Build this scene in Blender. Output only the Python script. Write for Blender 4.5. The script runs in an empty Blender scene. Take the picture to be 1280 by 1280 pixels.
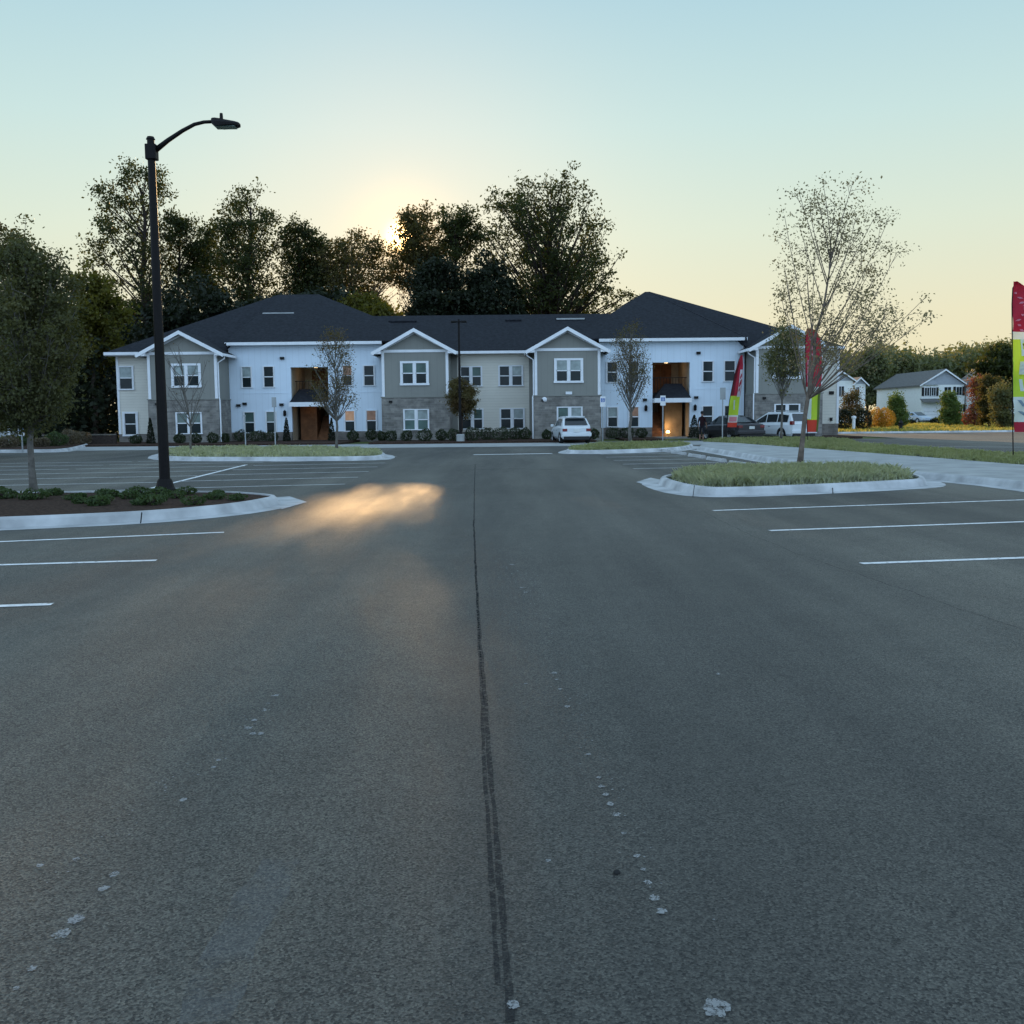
import bpy, math, random
import numpy as np
from mathutils import Vector, Matrix, noise
R = math.radians
SC = bpy.context.scene
COL = SC.collection
random.seed(7)

# ------------------------------------------------------------------ camera
F = 1280.0
CAMH = 1.55
PITCH = math.atan(120/1280)
ROLL = -0.0100
CM = Matrix.Rotation(math.pi/2-PITCH, 4, 'X') @ Matrix.Rotation(ROLL, 4, 'Z')
cd = bpy.data.cameras.new('camera'); cam = bpy.data.objects.new('camera', cd); COL.objects.link(cam)
cam.matrix_world = Matrix.Translation((0, 0, CAMH)) @ CM
cd.sensor_width = 36; cd.lens = 36; cd.clip_end = 5000; cd.clip_start = 0.05
SC.camera = cam
def ray(px, py): return (CM.to_3x3() @ Vector((px-640, 640-py, -F))).normalized()
def P(px, py, Y):
    d = ray(px, py); return Vector((0, 0, CAMH)) + d*(Y/d.y)
def G(px, py, z=0.0):
    d = ray(px, py); t = (z-CAMH)/d.z
    return Vector((0, 0, CAMH)) + d*t
def XA(px, Y, py=500): return P(px, py, Y).x
def ZA(px, py, Y): return P(px, py, Y).z

# ------------------------------------------------------------------ helpers
def tag(o, label=None, cat=None, group=None, kind=None):
    if label: o['label'] = label
    if cat: o['category'] = cat
    if group: o['group'] = group
    if kind: o['kind'] = kind
    return o
def thing(name, label, cat, loc=(0, 0, 0), rz=0, group=None):
    o = bpy.data.objects.new(name, None); COL.objects.link(o)
    o.empty_display_size = 0.2
    o.location = loc; o.rotation_euler = (0, 0, rz)
    return tag(o, label, cat, group)
def kids(o): return [c for c in bpy.data.objects if c.parent == o]
def dup(root, loc, rz=0, label=None, group=None, scale=None):
    r = root.copy(); COL.objects.link(r); r.location = loc; r.rotation_euler = (0, 0, rz)
    if label: r['label'] = label
    if group: r['group'] = group
    if scale: r.scale = scale
    for ch in kids(root):
        c = ch.copy(); COL.objects.link(c); c.parent = r
        for g in kids(ch):
            d = g.copy(); COL.objects.link(d); d.parent = c
    return r

class MB:
    def __init__(s): s.v = []; s.f = []; s.m = []
    def box(s, x0, x1, y0, y1, z0, z1, m=0):
        i = len(s.v)
        s.v += [(x0,y0,z0),(x1,y0,z0),(x1,y1,z0),(x0,y1,z0),(x0,y0,z1),(x1,y0,z1),(x1,y1,z1),(x0,y1,z1)]
        s.f += [(i,i+3,i+2,i+1),(i+4,i+5,i+6,i+7),(i,i+1,i+5,i+4),(i+1,i+2,i+6,i+5),(i+2,i+3,i+7,i+6),(i+3,i,i+4,i+7)]
        s.m += [m]*6; return s
    def poly(s, pts, m=0):
        i = len(s.v); s.v += [tuple(p) for p in pts]; s.f.append(tuple(range(i, i+len(pts)))); s.m.append(m); return s
    def prism(s, pts, vec, m=0):
        i = len(s.v); n = len(pts); vec = Vector(vec)
        s.v += [tuple(p) for p in pts] + [tuple(Vector(p)+vec) for p in pts]
        s.f.append(tuple(range(i, i+n))); s.f.append(tuple(range(i+2*n-1, i+n-1, -1)))
        for k in range(n): s.f.append((i+k, i+n+k, i+n+(k+1) % n, i+(k+1) % n))
        s.m += [m]*(n+2); return s
    def tube(s, pts, rad, seg=8, m=0, cap=True):
        pts = [Vector(p) for p in pts]; n = len(pts); i0 = len(s.v)
        if not hasattr(rad, '__len__'): rad = [rad]*n
        up = None
        for k in range(n):
            t = (pts[min(k+1, n-1)]-pts[max(k-1, 0)])
            if t.length < 1e-9: t = Vector((0, 0, 1))
            t.normalize()
            if up is None:
                up = Vector((1, 0, 0)) if abs(t.x) < 0.9 else Vector((0, 1, 0))
            a = (up - t*up.dot(t)).normalized(); up = a; b = t.cross(a)
            for j in range(seg):
                an = 2*math.pi*j/seg
                s.v.append(tuple(pts[k]+(a*math.cos(an)+b*math.sin(an))*rad[k]))
        for k in range(n-1):
            for j in range(seg):
                j2 = (j+1) % seg
                s.f.append((i0+k*seg+j, i0+k*seg+j2, i0+(k+1)*seg+j2, i0+(k+1)*seg+j)); s.m.append(m)
        if cap:
            s.f.append(tuple(i0+j for j in range(seg-1, -1, -1))); s.f.append(tuple(i0+(n-1)*seg+j for j in range(seg))); s.m += [m, m]
        return s
    def lathe(s, prof, c=(0, 0, 0), seg=16, m=0):
        i0 = len(s.v); n = len(prof)
        for r, z in prof:
            for j in range(seg):
                a = 2*math.pi*j/seg; s.v.append((c[0]+r*math.cos(a), c[1]+r*math.sin(a), c[2]+z))
        for k in range(n-1):
            for j in range(seg):
                j2 = (j+1) % seg
                s.f.append((i0+k*seg+j, i0+k*seg+j2, i0+(k+1)*seg+j2, i0+(k+1)*seg+j)); s.m.append(m)
        return s
    def loft(s, rings, m=0, cap=True, closed=True):
        i0 = len(s.v); n = len(rings[0])
        for r in rings: s.v += [tuple(p) for p in r]
        for k in range(len(rings)-1):
            for j in range(n if closed else n-1):
                j2 = (j+1) % n
                s.f.append((i0+k*n+j, i0+k*n+j2, i0+(k+1)*n+j2, i0+(k+1)*n+j)); s.m.append(m)
        if cap:
            s.f.append(tuple(i0+j for j in range(n-1, -1, -1))); s.f.append(tuple(i0+(len(rings)-1)*n+j for j in range(n))); s.m += [m, m]
        return s
    def build(s, name, mat, parent=None, smooth=False, bevel=0):
        me = bpy.data.meshes.new(name); me.from_pydata(s.v, [], s.f)
        mats = mat if isinstance(mat, (list, tuple)) else [mat]
        for mm in mats: me.materials.append(mm)
        if len(mats) > 1: me.polygons.foreach_set('material_index', s.m)
        if smooth: me.polygons.foreach_set('use_smooth', [True]*len(me.polygons))
        me.update(); me.validate()
        o = bpy.data.objects.new(name, me); COL.objects.link(o)
        if parent: o.parent = parent
        if bevel:
            b = o.modifiers.new('bevel', 'BEVEL'); b.width = bevel; b.segments = 2; b.limit_method = 'ANGLE'
        return o
def obj_from_np(name, verts, nper, mat, parent=None):
    """verts (N*nper,3): N separate n-gons"""
    n = len(verts); N = n//nper
    me = bpy.data.meshes.new(name)
    me.vertices.add(n); me.vertices.foreach_set('co', verts.astype(np.float32).ravel())
    me.loops.add(n); me.loops.foreach_set('vertex_index', np.arange(n, dtype=np.int32))
    me.polygons.add(N); me.polygons.foreach_set('loop_start', np.arange(0, n, nper, dtype=np.int32))
    me.polygons.foreach_set('loop_total', np.full(N, nper, dtype=np.int32))
    me.materials.append(mat); me.update(calc_edges=True)
    o = bpy.data.objects.new(name, me); COL.objects.link(o)
    if parent: o.parent = parent
    return o

# ------------------------------------------------------------------ materials
def mat(name, col, rough=0.7, spec=0.3, metal=0, noise_amt=0.12, nscale=3.0, bump=0.0, bscale=40, emis=None, estr=0, coat=0):
    m = bpy.data.materials.new(name); m.use_nodes = True; nt = m.node_tree; N = nt.nodes; L = nt.links
    b = N['Principled BSDF']; b.inputs['Roughness'].default_value = rough
    b.inputs['Specular IOR Level'].default_value = spec; b.inputs['Metallic'].default_value = metal
    if coat: b.inputs['Coat Weight'].default_value = coat
    tc = N.new('ShaderNodeTexCoord'); nz = N.new('ShaderNodeTexNoise'); nz.inputs['Scale'].default_value = nscale; nz.inputs['Detail'].default_value = 6
    L.new(tc.outputs['Object'], nz.inputs['Vector'])
    cr = N.new('ShaderNodeValToRGB'); cr.color_ramp.elements[0].position = 0.3; cr.color_ramp.elements[1].position = 0.7
    lo = [max(0, c*(1-noise_amt)) for c in col]; hi = [min(1, c*(1+noise_amt)) for c in col]
    cr.color_ramp.elements[0].color = (*lo, 1); cr.color_ramp.elements[1].color = (*hi, 1)
    L.new(nz.outputs['Fac'], cr.inputs['Fac']); L.new(cr.outputs['Color'], b.inputs['Base Color'])
    if bump:
        n2 = N.new('ShaderNodeTexNoise'); n2.inputs['Scale'].default_value = bscale; n2.inputs['Detail'].default_value = 4
        L.new(tc.outputs['Object'], n2.inputs['Vector'])
        bp = N.new('ShaderNodeBump'); bp.inputs['Strength'].default_value = bump; bp.inputs['Distance'].default_value = 0.02
        L.new(n2.outputs['Fac'], bp.inputs['Height']); L.new(bp.outputs['Normal'], b.inputs['Normal'])
    if emis:
        b.inputs['Emission Color'].default_value = (*emis, 1); b.inputs['Emission Strength'].default_value = estr
    return m

def siding(name, col, axis, period, depth=0.5, groove=0.86):
    m = mat(name, col, 0.75, 0.2, noise_amt=0.05, nscale=0.6)
    nt = m.node_tree; N = nt.nodes; L = nt.links; b = N['Principled BSDF']
    tc = N.new('ShaderNodeTexCoord'); sp = N.new('ShaderNodeSeparateXYZ'); L.new(tc.outputs['Object'], sp.inputs[0])
    mu = N.new('ShaderNodeMath'); mu.operation = 'DIVIDE'; mu.inputs[1].default_value = period
    fr = N.new('ShaderNodeMath'); fr.operation = 'FRACT'
    if axis == 'X':
        ad = N.new('ShaderNodeMath'); ad.operation = 'ADD'; L.new(sp.outputs['X'], ad.inputs[0]); L.new(sp.outputs['Y'], ad.inputs[1]); L.new(ad.outputs[0], mu.inputs[0])
    else: L.new(sp.outputs['Z'], mu.inputs[0])
    L.new(mu.outputs[0], fr.inputs[0])
    bp = N.new('ShaderNodeBump'); bp.inputs['Strength'].default_value = depth; bp.inputs['Distance'].default_value = 0.03
    if axis == 'X':
        gt = N.new('ShaderNodeMath'); gt.operation = 'GREATER_THAN'; gt.inputs[1].default_value = 0.86; L.new(fr.outputs[0], gt.inputs[0]); h = gt.outputs[0]
    else:
        iv = N.new('ShaderNodeMath'); iv.operation = 'SUBTRACT'; iv.inputs[0].default_value = 1; L.new(fr.outputs[0], iv.inputs[1]); h = iv.outputs[0]
    L.new(h, bp.inputs['Height']); L.new(bp.outputs['Normal'], b.inputs['Normal'])
    # groove line between the boards: base colour is darker there
    lt = N.new('ShaderNodeMath'); lt.operation = 'LESS_THAN'; lt.inputs[1].default_value = 0.1; L.new(fr.outputs[0], lt.inputs[0])
    mx = N.new('ShaderNodeMixRGB'); mx.blend_type = 'MULTIPLY'; mx.inputs[2].default_value = (groove, groove, groove, 1)
    src = b.inputs['Base Color'].links[0].from_socket
    L.new(lt.outputs[0], mx.inputs[0]); L.new(src, mx.inputs[1]); L.new(mx.outputs[0], b.inputs['Base Color'])
    return m

def stonemat(name, c1, c2):
    m = bpy.data.materials.new(name); m.use_nodes = True; nt = m.node_tree; N = nt.nodes; L = nt.links; b = N['Principled BSDF']
    b.inputs['Roughness'].default_value = 0.85
    tc = N.new('ShaderNodeTexCoord'); sp = N.new('ShaderNodeSeparateXYZ'); cb = N.new('ShaderNodeCombineXYZ')
    ad = N.new('ShaderNodeMath'); L.new(tc.outputs['Object'], sp.inputs[0]); L.new(sp.outputs['X'], ad.inputs[0]); L.new(sp.outputs['Y'], ad.inputs[1])
    L.new(ad.outputs[0], cb.inputs['X']); L.new(sp.outputs['Z'], cb.inputs['Y'])
    br = N.new('ShaderNodeTexBrick'); br.inputs['Scale'].default_value = 1.0; br.inputs['Brick Width'].default_value = 0.42; br.inputs['Row Height'].default_value = 0.14
    br.inputs['Mortar Size'].default_value = 0.012; br.inputs['Color1'].default_value = (*c1, 1); br.inputs['Color2'].default_value = (*c2, 1)
    br.inputs['Mortar'].default_value = (c1[0]*1.5, c1[1]*1.5, c1[2]*1.5, 1); br.inputs['Bias'].default_value = 0.0
    L.new(cb.outputs[0], br.inputs['Vector'])
    nz = N.new('ShaderNodeTexNoise'); nz.inputs['Scale'].default_value = 2.2; nz.inputs['Detail'].default_value = 8; L.new(tc.outputs['Object'], nz.inputs['Vector'])
    mx = N.new('ShaderNodeMixRGB'); mx.blend_type = 'OVERLAY'; mx.inputs[0].default_value = 0.8
    L.new(br.outputs['Color'], mx.inputs[1]); L.new(nz.outputs['Fac'], mx.inputs[2]); L.new(mx.outputs[0], b.inputs['Base Color'])
    bp = N.new('ShaderNodeBump'); bp.inputs['Strength'].default_value = 0.5; bp.inputs['Distance'].default_value = 0.02; bp.invert = True
    L.new(br.outputs['Fac'], bp.inputs['Height']); L.new(bp.outputs['Normal'], b.inputs['Normal'])
    return m

def leafmat(name, c1, c2, trans=0.45, nscale=0.5, rough=0.6):
    m = bpy.data.materials.new(name); m.use_nodes = True; nt = m.node_tree; N = nt.nodes; L = nt.links
    b = N['Principled BSDF']; out = N['Material Output']; b.inputs['Roughness'].default_value = rough; b.inputs['Specular IOR Level'].default_value = 0.25
    tc = N.new('ShaderNodeTexCoord'); nz = N.new('ShaderNodeTexNoise'); nz.inputs['Scale'].default_value = nscale; nz.inputs['Detail'].default_value = 8; nz.inputs['Roughness'].default_value = 0.8
    L.new(tc.outputs['Object'], nz.inputs['Vector'])
    cr = N.new('ShaderNodeValToRGB'); cr.color_ramp.elements[0].position = 0.35; cr.color_ramp.elements[1].position = 0.65
    cr.color_ramp.elements[0].color = (*c1, 1); cr.color_ramp.elements[1].color = (*c2, 1)
    L.new(nz.outputs['Fac'], cr.inputs['Fac']); L.new(cr.outputs['Color'], b.inputs['Base Color'])
    tr = N.new('ShaderNodeBsdfTranslucent'); br = N.new('ShaderNodeMixRGB'); br.blend_type = 'MULTIPLY'; br.inputs[0].default_value = 1; br.inputs[2].default_value = (1.6, 1.5, 0.7, 1)
    L.new(cr.outputs['Color'], br.inputs[1]); L.new(br.outputs[0], tr.inputs['Color'])
    mx = N.new('ShaderNodeMixShader'); mx.inputs[0].default_value = trans
    L.new(b.outputs[0], mx.inputs[1]); L.new(tr.outputs[0], mx.inputs[2]); L.new(mx.outputs[0], out.inputs['Surface'])
    return m

def asphaltmat():
    m = bpy.data.materials.new('asphalt'); m.use_nodes = True; nt = m.node_tree; N = nt.nodes; L = nt.links; b = N['Principled BSDF']
    tc = N.new('ShaderNodeTexCoord')
    def nz(scale, detail=6, rough=0.6, vec=None, stretch=None):
        n = N.new('ShaderNodeTexNoise'); n.inputs['Scale'].default_value = scale; n.inputs['Detail'].default_value = detail; n.inputs['Roughness'].default_value = rough
        if stretch:
            mp = N.new('ShaderNodeMapping'); mp.inputs['Scale'].default_value = stretch; L.new(tc.outputs['Object'], mp.inputs['Vector']); L.new(mp.outputs[0], n.inputs['Vector'])
        else: L.new(tc.outputs['Object'], n.inputs['Vector'])
        return n
    def ramp(src, p0, c0, p1, c1):
        r = N.new('ShaderNodeValToRGB'); r.color_ramp.elements[0].position = p0; r.color_ramp.elements[1].position = p1
        r.color_ramp.elements[0].color = (*c0, 1); r.color_ramp.elements[1].color = (*c1, 1); L.new(src, r.inputs['Fac']); return r
    def mul(a, c, f=1):
        x = N.new('ShaderNodeMixRGB'); x.blend_type = 'MULTIPLY'; x.inputs[0].default_value = f; L.new(a, x.inputs[1]); L.new(c, x.inputs[2]); return x.outputs[0]
    big = ramp(nz(0.10, 5, 0.55).outputs['Fac'], 0.32, ASPH_LO, 0.70, ASPH_HI)
    streak = ramp(nz(1.0, 4, 0.6, stretch=(1.1, 0.07, 1)).outputs['Fac'], 0.3, (0.76, 0.77, 0.78), 0.72, (1.20, 1.20, 1.17))
    wheel = ramp(nz(1.0, 3, 0.5, stretch=(0.35, 0.03, 1)).outputs['Fac'], 0.38, (0.72, 0.73, 0.75), 0.62, (1.22, 1.22, 1.19))
    mid = ramp(nz(2.3, 6, 0.7).outputs['Fac'], 0.3, (0.88, 0.88, 0.88), 0.7, (1.1, 1.1, 1.1))
    fine = ramp(nz(130, 3, 0.8).outputs['Fac'], 0.33, (0.45, 0.45, 0.45), 0.68, (1.6, 1.6, 1.57))
    vo = N.new('ShaderNodeTexVoronoi'); vo.inputs['Scale'].default_value = 125; L.new(tc.outputs['Object'], vo.inputs['Vector'])
    agg = ramp(vo.outputs['Color'], 0.12, (0.30, 0.30, 0.31), 0.95, (2.1, 2.1, 2.0))
    c = mul(big.outputs[0], streak.outputs[0]); c = mul(c, wheel.outputs[0]); c = mul(c, mid.outputs[0]); c = mul(c, fine.outputs[0]); c = mul(c, agg.outputs[0], 0.9)
    L.new(c, b.inputs['Base Color'])
    b.inputs['Specular IOR Level'].default_value = 0.35
    rr = ramp(nz(1.0, 4, 0.6, stretch=(0.8, 0.08, 1)).outputs['Fac'], 0.3, (0.60,)*3, 0.7, (0.82,)*3); L.new(rr.outputs[0], b.inputs['Roughness'])
    bp = N.new('ShaderNodeBump'); bp.inputs['Strength'].default_value = 0.5; bp.inputs['Distance'].default_value = 0.004
    L.new(vo.outputs['Distance'], bp.inputs['Height']); L.new(bp.outputs['Normal'], b.inputs['Normal'])
    return m
ASPH_LO = (0.058, 0.054, 0.048); ASPH_HI = (0.096, 0.090, 0.080)

def wornmat(name, col, thr=0.45, scale=6, rough=0.7, opa=1.0):
    """paint or sealer with holes worn through it"""
    m = mat(name, col, rough, 0.3, noise_amt=0.15, nscale=8); nt = m.node_tree; N = nt.nodes; L = nt.links
    out = N['Material Output']; b = N['Principled BSDF']; tr = N.new('ShaderNodeBsdfTransparent'); mx = N.new('ShaderNodeMixShader')
    tc = N.new('ShaderNodeTexCoord'); nz = N.new('ShaderNodeTexNoise'); nz.inputs['Scale'].default_value = scale; nz.inputs['Detail'].default_value = 10; nz.inputs['Roughness'].default_value = 0.75
    L.new(tc.outputs['Object'], nz.inputs['Vector'])
    cr = N.new('ShaderNodeValToRGB'); cr.color_ramp.elements[0].position = thr-0.06; cr.color_ramp.elements[1].position = thr+0.06; cr.color_ramp.elements[1].color = (opa, opa, opa, 1)
    L.new(nz.outputs['Fac'], cr.inputs['Fac']); L.new(cr.outputs[0], mx.inputs[0]); L.new(tr.outputs[0], mx.inputs[1]); L.new(b.outputs[0], mx.inputs[2]); L.new(mx.outputs[0], out.inputs['Surface'])
    return m

M = {}
M['asphalt'] = asphaltmat()
M['concrete'] = mat('concrete', (0.33, 0.34, 0.33), 0.85, 0.2, noise_amt=0.2, nscale=1.3, bump=0.2, bscale=60)
M['kerb'] = mat('kerb_concrete', (0.42, 0.43, 0.43), 0.85, 0.2, noise_amt=0.30, nscale=1.8, bump=0.2, bscale=50)
M['mulch'] = mat('mulch', (0.048, 0.030, 0.022), 0.95, 0.1, noise_amt=0.6, nscale=14, bump=1.0, bscale=25)
M['soil'] = mat('soil', (0.05, 0.055, 0.03), 0.95, 0.1, noise_amt=0.5, nscale=4, bump=0.8, bscale=20)
M['lawn'] = mat('lawn', (0.10, 0.12, 0.04), 0.95, 0.1, noise_amt=0.4, nscale=0.8, bump=1.0, bscale=12)
M['paint'] = wornmat('line_paint', (0.70, 0.71, 0.70), 0.39, 11)
M['spots'] = wornmat('old_paint', (0.34, 0.345, 0.34), 0.47, 70, 0.8, 0.7)
M['seam'] = wornmat('seam_sealer', (0.020, 0.020, 0.021), 0.46, 30, 0.95, 0.55)
M['seam_faint'] = wornmat('seam_worn', (0.025, 0.025, 0.026), 0.46, 16, 0.95, 0.5)
M['haze_streak'] = wornmat('dusty_track', (0.19, 0.20, 0.20), 0.46, 3, 0.9, 0.2)
M['black_metal'] = mat('black_metal', (0.007, 0.006, 0.006), 0.55, 0.15, noise_amt=0.2, nscale=20)
M['galv'] = mat('galvanised', (0.32, 0.34, 0.34), 0.5, 0.5, metal=0.5)
M['white_board'] = siding('white_board', (0.66, 0.75, 0.83), 'X', 0.406, 0.12, 0.93)
M['cream_lap'] = siding('cream_lap', (0.65, 0.62, 0.54), 'Z', 0.18, 0.6)
M['grey_board'] = siding('grey_board', (0.235, 0.235, 0.21), 'X', 0.406, 0.12, 0.93)
M['stone'] = stonemat('grey_stone', (0.145, 0.138, 0.125), (0.23, 0.215, 0.19))
M['stone_base'] = stonemat('brown_stone', (0.13, 0.115, 0.10), (0.19, 0.17, 0.15))
M['trim'] = mat('white_trim', (0.74, 0.76, 0.78), 0.55, 0.3, noise_amt=0.05)
M['roof'] = mat('shingles', (0.019, 0.021, 0.026), 0.9, 0.15, noise_amt=0.35, nscale=5, bump=0.4, bscale=12)
M['roofgrey'] = mat('grey_shingles', (0.13, 0.13, 0.125), 0.9, 0.15, noise_amt=0.25, nscale=4)
M['dark'] = mat('dark', (0.02, 0.02, 0.02), 0.8, 0.2)
M['wood'] = mat('brown_wood', (0.20, 0.085, 0.035), 0.7, 0.3, noise_amt=0.35, nscale=3)
M['tan_wood'] = mat('tan_wood', (0.34, 0.22, 0.11), 0.75, 0.2, noise_amt=0.25, nscale=2)
M['fill_glow'] = mat('added_ceiling_lamp', (1, 0.8, 0.5), 0.5, emis=(1.0, 0.7, 0.35), estr=2.5)  # glow of the lamps added in the upper breezeways
M['glass_green2'] = mat('window_green_pale', (0.15, 0.19, 0.17), 0.25, 0.25, noise_amt=0.2, nscale=2)  # paler variant of the green reflection painted into the panes
M['inner'] = mat('breezeway_wall', (0.46, 0.38, 0.27), 0.85, 0.2)
M['innerfloor'] = mat('breezeway_floor', (0.25, 0.24, 0.22), 0.85, 0.2)
M['glass_dark'] = mat('window_dark', (0.012, 0.02, 0.022), 0.12, 0.22, noise_amt=0.3, nscale=1.5)
M['glass_green'] = mat('window_green', (0.075, 0.125, 0.11), 0.2, 0.25, noise_amt=0.35, nscale=1.2)  # reflected green put into the pane colour
M['glass_light'] = mat('window_pale', (0.26, 0.31, 0.30), 0.25, 0.5, noise_amt=0.3, nscale=2.5)  # pale pane colour painted for bright reflections
M['glass_warm'] = mat('window_warm_glow', (0.32, 0.2, 0.12), 0.3, 0.5, noise_amt=0.4, nscale=2.5, emis=(1.0, 0.52, 0.25), estr=0.16)  # weak emission stands in for a warm reflection in the pane
M['glass_dim'] = mat('window_faint_glow', (0.2, 0.12, 0.08), 0.25, 0.5, noise_amt=0.4, nscale=2.5, emis=(1.0, 0.5, 0.25), estr=0.05)  # fainter emission for the same painted warm reflection
M['lampglow'] = mat('lamp_glow', (1, 0.8, 0.5), 0.5, emis=(1.0, 0.62, 0.25), estr=14)
M['bark'] = mat('bark', (0.075, 0.062, 0.05), 0.95, 0.1, noise_amt=0.35, nscale=8, bump=0.8, bscale=20)
M['bark_grey'] = mat('grey_bark', (0.13, 0.12, 0.105), 0.95, 0.1, noise_amt=0.3, nscale=10, bump=0.6, bscale=30)
M['bark_warm'] = mat('warm_bark', (0.15, 0.12, 0.095), 0.95, 0.1, noise_amt=0.35, nscale=8)
M['bark_dark'] = mat('dark_bark', (0.045, 0.035, 0.03), 0.95, 0.1, noise_amt=0.3, nscale=8)
M['leaf_forest'] = leafmat('leaf_forest', (0.024, 0.032, 0.011), (0.050, 0.062, 0.018), 0.5, 0.4)
M['leaf_olive'] = leafmat('leaf_olive', (0.050, 0.050, 0.018), (0.10, 0.082, 0.028), 0.5, 0.5)
M['leaf_yellow'] = leafmat('leaf_yellow', (0.06, 0.068, 0.012), (0.13, 0.115, 0.02), 0.5, 0.5)
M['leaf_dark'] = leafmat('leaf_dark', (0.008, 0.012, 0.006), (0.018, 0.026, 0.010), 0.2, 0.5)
M['leaf_near'] = leafmat('leaf_near', (0.07, 0.085, 0.040), (0.15, 0.14, 0.06), 0.4, 1.2)
M['leaf_near_dark'] = leafmat('leaf_near_dark', (0.050, 0.062, 0.026), (0.11, 0.105, 0.042), 0.35, 0.9)
M['leaf_rust'] = leafmat('leaf_rust', (0.11, 0.065, 0.03), (0.08, 0.085, 0.03), 0.4, 0.6)
M['leaf_birch'] = leafmat('leaf_birch', (0.14, 0.12, 0.08), (0.24, 0.20, 0.13), 0.45, 1.2)
M['leaf_orange'] = leafmat('leaf_orange', (0.34, 0.17, 0.02), (0.42, 0.27, 0.05), 0.4, 1.2)
M['leaf_red'] = leafmat('leaf_red', (0.24, 0.045, 0.03), (0.14, 0.09, 0.05), 0.4, 1.2)
M['leaf_green'] = leafmat('leaf_green', (0.07, 0.11, 0.03), (0.12, 0.17, 0.05), 0.4, 1.2)
M['leaf_far'] = leafmat('leaf_far', (0.09, 0.11, 0.06), (0.16, 0.165, 0.08), 0.4, 0.2)  # leaf tones lightened to stand for distance haze
M['grass'] = leafmat('grass_blades', (0.42, 0.47, 0.34), (0.66, 0.67, 0.54), 0.35, 2.5)
M['grass_lawn'] = leafmat('grass_lawn', (0.26, 0.27, 0.08), (0.40, 0.36, 0.14), 0.5, 0.3)
M['grass_far'] = leafmat('grass_far', (0.28, 0.32, 0.17), (0.44, 0.45, 0.28), 0.35, 0.8)
M['shrub'] = leafmat('shrub_leaf', (0.018, 0.030, 0.012), (0.040, 0.055, 0.022), 0.2, 3)
M['cover'] = leafmat('cover_leaf', (0.030, 0.055, 0.018), (0.065, 0.095, 0.034), 0.3, 4)
M['cover_brown'] = leafmat('cover_brown', (0.10, 0.075, 0.045), (0.14, 0.12, 0.09), 0.3, 4)

# ------------------------------------------------------------------ world and sun
SUNPX = (504, 297)
sd = ray(*SUNPX)
elev = math.asin(sd.z); azim = math.atan2(sd.x, sd.y)      # from +Y towards +X
w = bpy.data.worlds.new('World'); SC.world = w; w.use_nodes = True
wn = w.node_tree.nodes; wl = w.node_tree.links; bg = wn['Background']
sky = wn.new('ShaderNodeTexSky'); sky.sky_type = 'NISHITA'; sky.sun_disc = False
sky.sun_elevation = elev; sky.sun_rotation = azim
sky.air_density = 1.0; sky.dust_density = 1.0; sky.ozone_density = 2.0
wtc = wn.new('ShaderNodeTexCoord')
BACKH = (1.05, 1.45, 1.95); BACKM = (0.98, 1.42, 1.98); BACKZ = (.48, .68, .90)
def wnode(t, **k):
    n = wn.new(t)
    for a, b in k.items(): setattr(n, a, b)
    return n
def wmath(op, a, b=None, clamp=False):
    n = wnode('ShaderNodeMath', operation=op, use_clamp=clamp)
    for i, v in enumerate((a, b)):
        if v is None: continue
        if hasattr(v, 'node'): wl.new(v, n.inputs[i])
        else: n.inputs[i].default_value = v
    return n.outputs[0]
def wramp(src, stops):
    r = wnode('ShaderNodeValToRGB'); e = r.color_ramp.elements
    while len(e) < len(stops): e.new(0.5)
    for k, (p, c) in enumerate(stops): e[k].position = p; e[k].color = (*c, 1)
    wl.new(src, r.inputs['Fac']); return r.outputs[0]
def wmix(f, a, b, bt='MIX'):
    n = wnode('ShaderNodeMixRGB', blend_type=bt)
    for i, v in enumerate((f, a, b)):
        if hasattr(v, 'node'): wl.new(v, n.inputs[i])
        else: n.inputs[i].default_value = v if i == 0 else (*v, 1)
    return n.outputs[0]
wsp = wnode('ShaderNodeSeparateXYZ'); wl.new(wtc.outputs['Generated'], wsp.inputs[0])
zz = wmath('MAXIMUM', wsp.outputs['Z'], 0.0)
front = wramp(zz, [(0.0, (.86, .72, .43)), (0.09, (.83, .77, .52)), (0.17, (.72, .80, .64)), (0.26, (.57, .76, .73)), (0.38, (.39, .63, .73)), (0.65, (.32, .54, .74)), (1.0, (.36, .56, .86))])
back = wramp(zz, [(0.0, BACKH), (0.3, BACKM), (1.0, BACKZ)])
dt = wnode('ShaderNodeVectorMath', operation='DOT_PRODUCT'); wl.new(wtc.outputs['Generated'], dt.inputs[0]); dt.inputs[1].default_value = tuple(sd)
dd = dt.outputs['Value']
fac = wramp(dd, [(0.0, (0, 0, 0)), (0.75, (1, 1, 1))])
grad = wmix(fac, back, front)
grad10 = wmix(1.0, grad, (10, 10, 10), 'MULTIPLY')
gm = wnode('ShaderNodeGamma'); gm.inputs['Gamma'].default_value = 0.35; wl.new(sky.outputs[0], gm.inputs['Color'])
nish = wmix(1.0, gm.outputs[0], (2.6, 2.9, 3.0), 'MULTIPLY')
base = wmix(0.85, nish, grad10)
dpos = wmath('MAXIMUM', dd, 0.0)
g1 = wmath('POWER', dpos, 70.0); g2 = wmath('POWER', dpos, 1200.0); g3 = wmath('POWER', dpos, 22000.0)
a1 = wmix(g1, (0, 0, 0), (1.9, 0.55, 0.0)); a2 = wmix(g2, (0, 0, 0), (4.5, 2.1, 0.3)); a3 = wmix(g3, (0, 0, 0), (190.0, 110.0, 35.0))
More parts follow.
